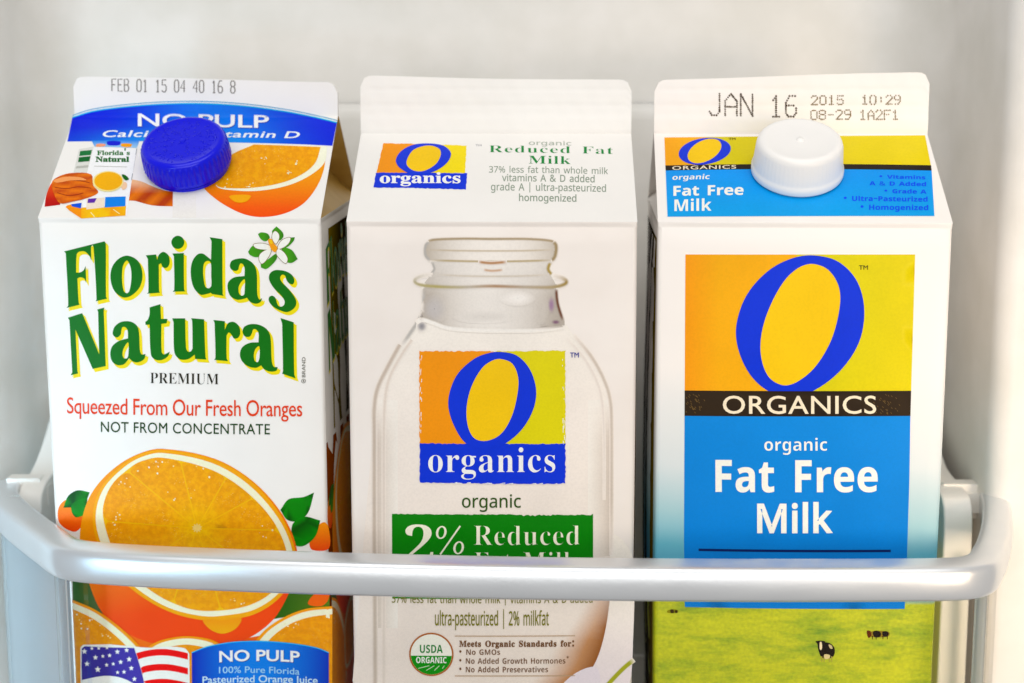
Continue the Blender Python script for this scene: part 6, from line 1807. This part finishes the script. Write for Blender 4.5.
p.fill(curve([(611, 535), (622, 540), (633, 560), (633, 640), (628, 690), (600, 740), (560, 740), (575, 690), (592, 668), (603, 640), (610, 600)], 4), lambda x, y: mix(lin('#f1e9e0'), lin('#e9dfe2'), (y - 600) / 80), 1.4)
p.fill(curve([(596, 667), (575, 673), (560, 690), (590, 700), (600, 685)], 4), lin('#e6dde4'), 3.4)
p.soft([(600, 694), (612, 680), (624, 668), (634, 660)], 5.0, lin('#a3a548'), lin('#efe6de'), 3.8, core=0.7)
p.build()


def o_ring(p, outer, inner, lay):
    p.fill([outer, inner], BLUE, lay)
    p.fill(inner, GOLD, lay - 0.4)


# ---- front logo
p = Print('brand_logo', 1, 'front', m_body, 'square orange, lime and blue logo with a big slanted letter O')
p.fill(ragged(zM((84, 48), (400, 48), (400, 445), (86, 445)), 0.6, 2.0, 1), ORA, 4)
p.fill(ragged(zM((400, 48), (706, 46), (706, 445), (400, 445)), 0.6, 2.0, 2), LIME, 4.3)
p.fill(ragged(zM((86, 440), (706, 441), (706, 610), (500, 612), (300, 608), (86, 606)), 0.55, 2.2, 3), BLUE, 5)
for a, b in ((zM((92, 55))[0], zM((90, 438))[0]), (zM((696, 60))[0], zM((700, 440))[0])):
    rr = random.Random(int(a[0]))
    for k in range(16):
        t = rr.random()
        x = a[0] + (b[0] - a[0]) * t + rr.uniform(-.8, .8); y = a[1] + (b[1] - a[1]) * t
        h = rr.uniform(1, 5)
        p.fill([(x - .35, y), (x + .35, y + .2), (x + .2, y + h), (x - .2, y + h)], lin('#fbf6ee'), 5.5 + 0.02 * k)
for k in range(14):
    rr = random.Random(k); x = rr.uniform(422, 562); y = 482.2 + rr.uniform(-.6, .8); w = rr.uniform(1, 5)
    p.fill([(x, y), (x + w, y - .4), (x + w, y + .5), (x, y + .4)], lin('#fbf6ee'), 5.5 + .03 * k)
outer = curve(zM((430, 50), (500, 66), (555, 125), (581, 210), (570, 292), (520, 380), (440, 445), (365, 462), (285, 440), (235, 370), (208, 285), (215, 215), (250, 140), (320, 78), (380, 55)), 5)
inner = curve(zM((430, 80), (480, 100), (505, 160), (500, 240), (475, 330), (430, 400), (370, 428), (320, 418), (292, 370), (285, 290), (305, 200), (350, 120), (392, 88)), 5)
o_ring(p, outer, inner, 6.5)
p.text('organics', 'serif', 428.6, 471.4, 555.2, 471.4, 454.2, lin('#f6f4f4'), weight=-5, layer=7.5, track=18)
p.text('TM', 'gill', 570, 357.4, 578.8, 357.4, 352.6, lin('#34388a'), weight=14, layer=7)
p.build()

p = Print('product_lettering', 1, 'front', m_body, 'green box with white two percent reduced fat milk lettering')
p.text('organic', 'sans', 462.2, 506.7, 521.0, 506.7, 497.0, lin('#34501e'), weight=6, layer=4)
rb = random.Random(9)
tope = [(392.2 + (593 - 392.2) * k / 90, 513.6 + rb.uniform(-.3, .5) + (rb.uniform(0, 1.6) if k > 55 else 0)) for k in range(91)]
p.fill(tope + [(593, 598), (392.5, 598)], lin('#0a7a14'), 4)
CR = lin('#f3efdc')
p.text('2', 'serif', 405.5, 562, 433.5, 562, 523.3, CR, weight=-6, layer=5.5)
pc = [zM]
for cx, cy in ((441.6, 531.6), (458.9, 546.8)):
    e = ellipse(cx, cy, 5.3, 6.5, 0.0, 24, 0.12); i_ = ellipse(cx, cy, 3.0, 5.2, 0.0, 24, 0.12)
    p.fill([e, i_[::-1]], CR, 5.5)
p.stroke([(440.5, 553.6), (460.5, 525)], 1.6, CR, 6.0, smooth=False)
p.text('Reduced', 'serif', 474.2, 544.2, 579.4, 544.4, 524.4, CR, weight=-12, layer=5.5, track=14)
p.text('Fat Milk', 'serif', 475, 571.4, 576.6, 571.4, 551.0, CR, weight=-12, layer=5.5, track=14)
OL = lin('#77742e'); BR = lin('#6c4a2e')
p.text('37% less fat than whole milk | vitamins A & D added', 'sans', 392, 602.2, 592.5, 602.2, 593.6, OL, weight=4, layer=5)
p.text('ultra-pasteurized | 2% milkfat', 'sans', 435.2, 624.4, 548.8, 624.4, 609.6, OL, weight=8, layer=5, ref='l')
p.build()

p = Print('organic_seal', 1, 'front', m_body, 'round green and white organic seal with a brown ring')
c0 = z6((293, 556))[0]
R0 = 22.2
p.fill(ellipse(*c0, R0, R0 * 0.98, 0, 48), lin('#a8663a'), 4)
p.fill(ellipse(*c0, R0 - 1.6, R0 * 0.98 - 1.6, 0, 48), lin('#f4efe4'), 4.6)
lo = [q for q in ellipse(*c0, R0 - 1.7, R0 * 0.98 - 1.7, 0, 96) if q[1] > c0[1] + 0.6]
lo.sort(key=lambda q: math.atan2(q[1] - c0[1], q[0] - c0[0]))
p.fill(lo, lin('#1d8a2c'), 5.2)
for k in range(4):
    p.stroke([(c0[0] - 13 + k * 8, c0[1] + 17 - abs(k - 1.5) * 2), (c0[0] - 2 + k * 5, c0[1] + 11.2)], 0.6, lin('#d8e8c8'), 6, smooth=False)
p.text('USDA', 'bold', c0[0] - 11.4, c0[1] - 1.6, c0[0] + 11.4, c0[1] - 1.6, c0[1] - 9.6, lin('#1c7a3a'), layer=6)
p.text('ORGANIC', 'bold', c0[0] - 15.2, c0[1] + 8.6, c0[0] + 15.2, c0[1] + 8.6, c0[1] + 2.4, lin('#f4f4ec'), layer=6)
p.build()

p = Print('claims_lettering', 1, 'front', m_body, 'small brown list of organic standards between two rules')
for y in (635.3, 675.3):
    p.fill([(455, y - .5), (575, y - .5), (575, y + .4), (455, y + .4)], lin('#b39a80'), 4)
p.text('Meets Organic Standards for:', 'serif', 459.4, 645.8, 574, 645.8, 640.0, BR, weight=18, layer=4, track=30)
p.text('\u2022 No GMOs', 'bold', 459.4, 654.0, 500.2, 654.0, 648.6, BR, weight=-6, layer=4)
p.text('\u2022 No Added Growth Hormones*', 'bold', 459.4, 663.0, 569, 663.0, 657.4, BR, weight=-6, layer=4)
p.text('\u2022 No Added Preservatives', 'bold', 459.4, 671.6, 548, 671.6, 666.0, BR, weight=-6, layer=4)
p.build()

# ---- roof
p = Print('roof_logo', 1, 'upper', m_roof, 'small square logo with a slanted letter O on the roof')
p.fill(ragged(zO((55, 58), (220, 62), (210, 184), (27, 180)), 0.3, 2, 4), ORA, 0)
p.fill(ragged(zO((220, 62), (395, 70), (390, 186), (210, 184)), 0.3, 2, 5), lin('#f0d80c'), 0.3)
p.fill(ragged(zO((24, 180), (398, 187), (393, 252), (15, 240)), 0.35, 2, 6), BLUE, 0.9)
outer = curve(zO((232, 60), (300, 70), (331, 100), (322, 135), (285, 168), (240, 186), (170, 188), (120, 160), (106, 130), (125, 95), (170, 68)), 5)
inner = curve(zO((242, 69), (284, 84), (290, 110), (270, 148), (222, 176), (178, 174), (151, 150), (155, 120), (182, 85)), 5)
o_ring(p, outer, inner, 2)
p.text('organics', 'serif', 379.8, 184.6, 460.6, 185.6, 177.4, lin('#f6f4f4'), weight=8, layer=3)
p.build()
p = Print('roof_lettering', 1, 'upper', m_roof, 'green reduced fat milk lettering and small grey notes on the roof')
G1, G2 = lin('#1d8042'), lin('#8f9a8c')
p.text('organic', 'sans', 528.8, 146.2, 571.2, 146.6, 142.8, lin('#a8b0a4'), weight=6, layer=0)
p.text('Reduced Fat', 'serif', 489, 154.0, 613, 155.0, 146.8, G1, weight=-8, layer=0, track=30)
p.text('Milk', 'serif', 528.8, 165.6, 570.4, 165.8, 157.6, G1, weight=-4, layer=0, track=20)
p.text('37% less fat than whole milk', 'sans', 489, 174.8, 608, 175.4, 168.4, G2, weight=4, layer=0)
p.text('vitamins A & D added', 'sans', 502, 183.4, 594.6, 183.8, 176.6, G2, weight=8, layer=0)
p.text('grade A | ultra-pasteurized', 'sans', 491, 192.4, 606, 193.0, 185.4, G2, weight=6, layer=0)
p.text('homogenized', 'sans', 519, 202.6, 576.4, 203.0, 195.6, G2, weight=10, layer=0, ref='h')
p.text('TM', 'gill', 475.5, 147.6, 481.5, 147.8, 145.6, lin('#9a9aa0'), weight=10, layer=0)
p.build()

p = Print('gap_shade_panel', 1, 'side', m_body, None, [MAT['side_shade_ink']])  # shade of the gap painted in, darker away from the front edge
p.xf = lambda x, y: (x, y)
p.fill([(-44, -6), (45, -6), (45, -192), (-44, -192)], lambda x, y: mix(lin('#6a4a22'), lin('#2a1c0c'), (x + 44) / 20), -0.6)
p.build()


# ================================================================== fat free milk carton
f_root, f_body, f_roof, f_fin = carton(2, 'fat_free_milk_carton', 'fat free milk carton with a white screw cap and a printed meadow', MAT['board_meadow'], MAT['board_warm'], dict(tl=-0.9, tr=1.6, rad=4.0))
zK, zL, zJ, zQ, zS, zT = Zoom(670, 240, 3.796), Zoom(670, 420, 3.796), Zoom(660, 130, 7.314), Zoom(800, 130, 6.827), Zoom(640, 60, 3.2), Zoom(640, 590, 3.2)
SKYB = lin('#0a84d0'); BLK = lin('#1d130b'); CRM = lin('#f6e2ca')
p = Print('front_label', 2, 'front', f_body, 'square orange and lime logo above a black strip and blue fat free milk panel')
p.fill(zK((58, 57), (480, 57), (480, 578), (53, 576)), lambda x, y: mix(lin('#ffae0c'), lin('#ff9a10'), (700 - x) / 40 + .5), 0)
p.fill(zK((480, 57), (930, 57), (914, 576), (480, 576)), lambda x, y: mix(lin('#d2c80a'), lin('#dccb08'), (x - 820) / 90), 0.4)
p.fill(zK((53, 572), (914, 573), (911, 668), (52, 668)), lambda x, y: mix(BLK, lin('#2c2012'), 0.5 + 0.5 * math.sin(x * 0.7)), 2.4)
rr = random.Random(4)
for k in range(70):
    x = rr.choice((rr.gauss(692, 6), rr.gauss(884, 8))); y = rr.uniform(394, 413)
    if 684.5 < x < 909:
        p.fill([(x, y), (x + .4, y - .2), (x + 1.6, y + 1.2), (x + 1.2, y + 1.5)], lin('#6a5432'), 3.2 + k * 0.003)
p.fill(zK((52, 667), (911, 667)) + [(909, 480), (906.5, 560), (904.3, 608.8), (683, 606.8), (682.5, 540)], lambda x, y: mix(SKYB, lin('#0a7ac8'), (y - 420) / 180), 1)
outer = curve(zK((545, 60), (640, 85), (710, 160), (736, 270), (715, 390), (640, 500), (530, 578), (455, 592), (370, 572), (300, 508), (256, 410), (251, 320), (290, 210), (370, 120), (460, 72)), 6)
inner = curve(zK((540, 92), (600, 115), (640, 180), (642, 260), (610, 380), (550, 480), (485, 535), (430, 551), (375, 522), (345, 450), (345, 360), (375, 260), (430, 160), (485, 108)), 6)
p.fill([outer, inner], BLUE, 1.6)
p.fill(inner, GOLD, 1.2)
p.text('TM', 'gill', 858.5, 270.0, 867.8, 270.0, 265.8, lin('#4a4410'), weight=20, layer=2)
p.text('ORGANICS', 'gill', 722, 413.2, 875.6, 413.2, 395.6, CRM, weight=8, layer=4, track=26)
WT = lin('#f6f2ea')
p.text('organic', 'bold', 763.6, 450.2, 826.4, 450.2, 440.6, WT, weight=-8, layer=3)
p.text('Fat Free', 'bold', 714.4, 491.2, 877, 491.2, 459.8, WT, weight=4, layer=3, track=10)
p.text('Milk', 'sans', 756.2, 531.4, 832.2, 531.4, 503.8, WT, weight=17, layer=3, track=10)
p.fill(zL((103, 487), (836, 491), (836, 500), (103, 496)), lin('#0c1e58'), 3)
p.build()

# printed cows in the meadow
p = Print('cow_print', 2, 'front', f_body, 'printed black and white cow facing the viewer in the meadow')
WC, BC = lin('#f0dcb8'), lin('#1c140c')
def P_(pts, c, lay):
    p.fill(curve(zT(*pts), 3), c, lay)
P_([(572, 170), (600, 166), (618, 178), (622, 196), (614, 214), (584, 216), (572, 200)], BC, 0)
P_([(588, 204), (606, 206), (604, 216), (590, 218)], lin('#d8c898'), 1)
P_([(602, 172), (612, 176), (614, 186), (606, 184)], lin('#c8b890'), 1)
P_([(560, 162), (568, 160), (584, 160), (592, 164), (584, 170), (586, 186), (579, 198), (572, 196), (568, 184), (566, 170)], BC, 1.4)
P_([(574, 164), (579, 164), (581, 182), (577, 190), (573, 184)], WC, 2)
for x in (578, 586, 602, 610):
    p.fill(zT((x, 210), (x + 4, 210), (x + 3, 228), (x + 1, 228)), lin('#a89858'), 0.6)
p.build()
p = Print('cow_print', 2, 'front', f_body, 'small printed dark cow in the meadow')
P_([(732, 134), (750, 130), (776, 130), (796, 134), (796, 146), (776, 150), (748, 150), (734, 146)], lin('#8a7438'), 0)
P_([(744, 132), (760, 129), (770, 138), (766, 149), (748, 149)], BC, 1)
P_([(774, 133), (788, 131), (795, 140), (786, 149), (776, 146)], BC, 1)
P_([(724, 129), (736, 130), (738, 146), (729, 152)], lin('#5a2a10'), 1)
for x in (740, 752, 774, 788):
    p.fill(zT((x, 146), (x + 4, 146), (x + 3, 157), (x + 1, 157)), lin('#3a2c10'), 0.6)
p.build()
p = Print('cow_print', 2, 'front', f_body, 'tiny printed cow at the far edge of the meadow')
P_([(80, 67), (100, 62), (116, 65), (114, 73), (82, 74)], lin('#8a8430'), 0)
P_([(90, 64), (100, 63), (102, 73), (92, 74)], lin('#3a2c0a'), 1)
P_([(105, 65), (113, 65), (113, 73), (106, 73)], lin('#3a2c0a'), 1)
p.build()

# ---- roof label
p = Print('roof_label', 2, 'upper', f_roof, 'roof label with logo strip and blue fat free milk band')
A, B, C, D = zS((78, 250), (912, 243), (931, 341), (81, 343))
mid = (727, 139)
p.fill([zS((78, 250))[0], (706, 137.8), (706, 166.8), zS((81, 343))[0]], lambda x, y: mix(lin('#ffa51c'), lin('#f2b010'), (x - 665) / 40), 0, grid=9)
p.fill([(706, 137.8), zS((912, 243))[0], zS((931, 341))[0], (706, 166.8)], lambda x, y: mix(lin('#cfc20a'), lin('#e0cc08'), (x - 700) / 200), 0.4, grid=9)
p.fill(zS((81, 341), (931, 340), (933, 357), (82, 357)), BLK, 2, grid=9)
p.fill(zS((82, 356), (933, 356), (942, 502), (88, 504)), lambda x, y: mix(lin('#0a92e4'), lin('#0a9cdc'), (y - 170) / 45), 1, grid=9)
outer = ellipse(*zJ((327, 165))[0], 25.6, 13.9, 0, 40, 0.35)
inner = ellipse(*zJ((325, 163))[0], 15.4, 12.6, 0, 40, 0.55)
p.fill([outer, inner], BLUE, 1.4)
p.fill(inner, GOLD, 1.2)
p.text('TM', 'gill', 728.5, 141.2, 735.5, 141.1, 139.0, lin('#4a4410'), weight=20, layer=2)
p.text('ORGANICS', 'gill', 672.2, 171.2, 736, 170.9, 167.6, CRM, weight=10, layer=3, track=60)
p.text('organic', 'bold', 672.4, 181.2, 709.8, 181.0, 177.4, WT, layer=2.4, shear=0.1)
p.text('Fat Free', 'bold', 673.4, 197.0, 743.4, 196.8, 187.4, WT, weight=6, layer=2.4)
p.text('Milk', 'bold', 674.4, 212.2, 711.4, 212.0, 200.8, WT, layer=2.4)
NB = lin('#0a4ce0')
for s, a, b, y, t in (('\u2022 Vitamins', 540, 855, 345, 320), ('A & D Added', 472, 860, 392, 365), ('\u2022 Grade A', 575, 862, 443, 416), ('\u2022 Ultra-Pasteurized', 297, 870, 497, 465), ('\u2022 Homogenized', 412, 875, 555, 521)):
    (x0, y0), (x1, y1) = zQ((a, y), (b, y))
    p.text(s, 'bold', x0, y0, x1, y1, 130 + t / 6.827, NB, weight=4, layer=2.4)
p.build()

p = Print('date_stamp', 2, 'upper', f_fin, 'brown ink-jet date code')
DK = lin('#3a2810')
jet(p, 'JAN', 709.5, 115.6, 752.5, 116.4, 21.5, 1.9, DK, 1, gap=1.3, dots=True)
jet(p, '16', 771, 117.2, 796, 117.0, 20.5, 2.0, DK, 1, gap=1.9, dots=True)
L2 = lin('#75623a')
jet(p, '2015', 811.5, 105.2, 843, 105.0, 8.6, 1.45, L2, 1, gap=1.9, dots=True)
jet(p, '10:29', 862, 104.8, 900, 104.6, 8.6, 1.45, L2, 1, gap=1.7, dots=True)
jet(p, '08-29', 811, 120.0, 850.5, 119.6, 9.0, 1.45, L2, 1, gap=1.7, dots=True)
jet(p, '1A2F1', 860, 120.0, 898, 119.8, 9.0, 1.45, L2, 1, gap=1.7, dots=True)
p.build()

p = Print('gap_shade_panel', 2, 'left', f_body, None, [MAT['side_shade_ink']])  # painted shade that darkens the gap beside the centre carton
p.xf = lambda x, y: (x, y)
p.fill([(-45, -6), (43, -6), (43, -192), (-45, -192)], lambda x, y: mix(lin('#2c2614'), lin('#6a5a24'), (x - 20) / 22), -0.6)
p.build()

spout_cap(2, f_root, 0.0, 28.6, 'white', 0.0)
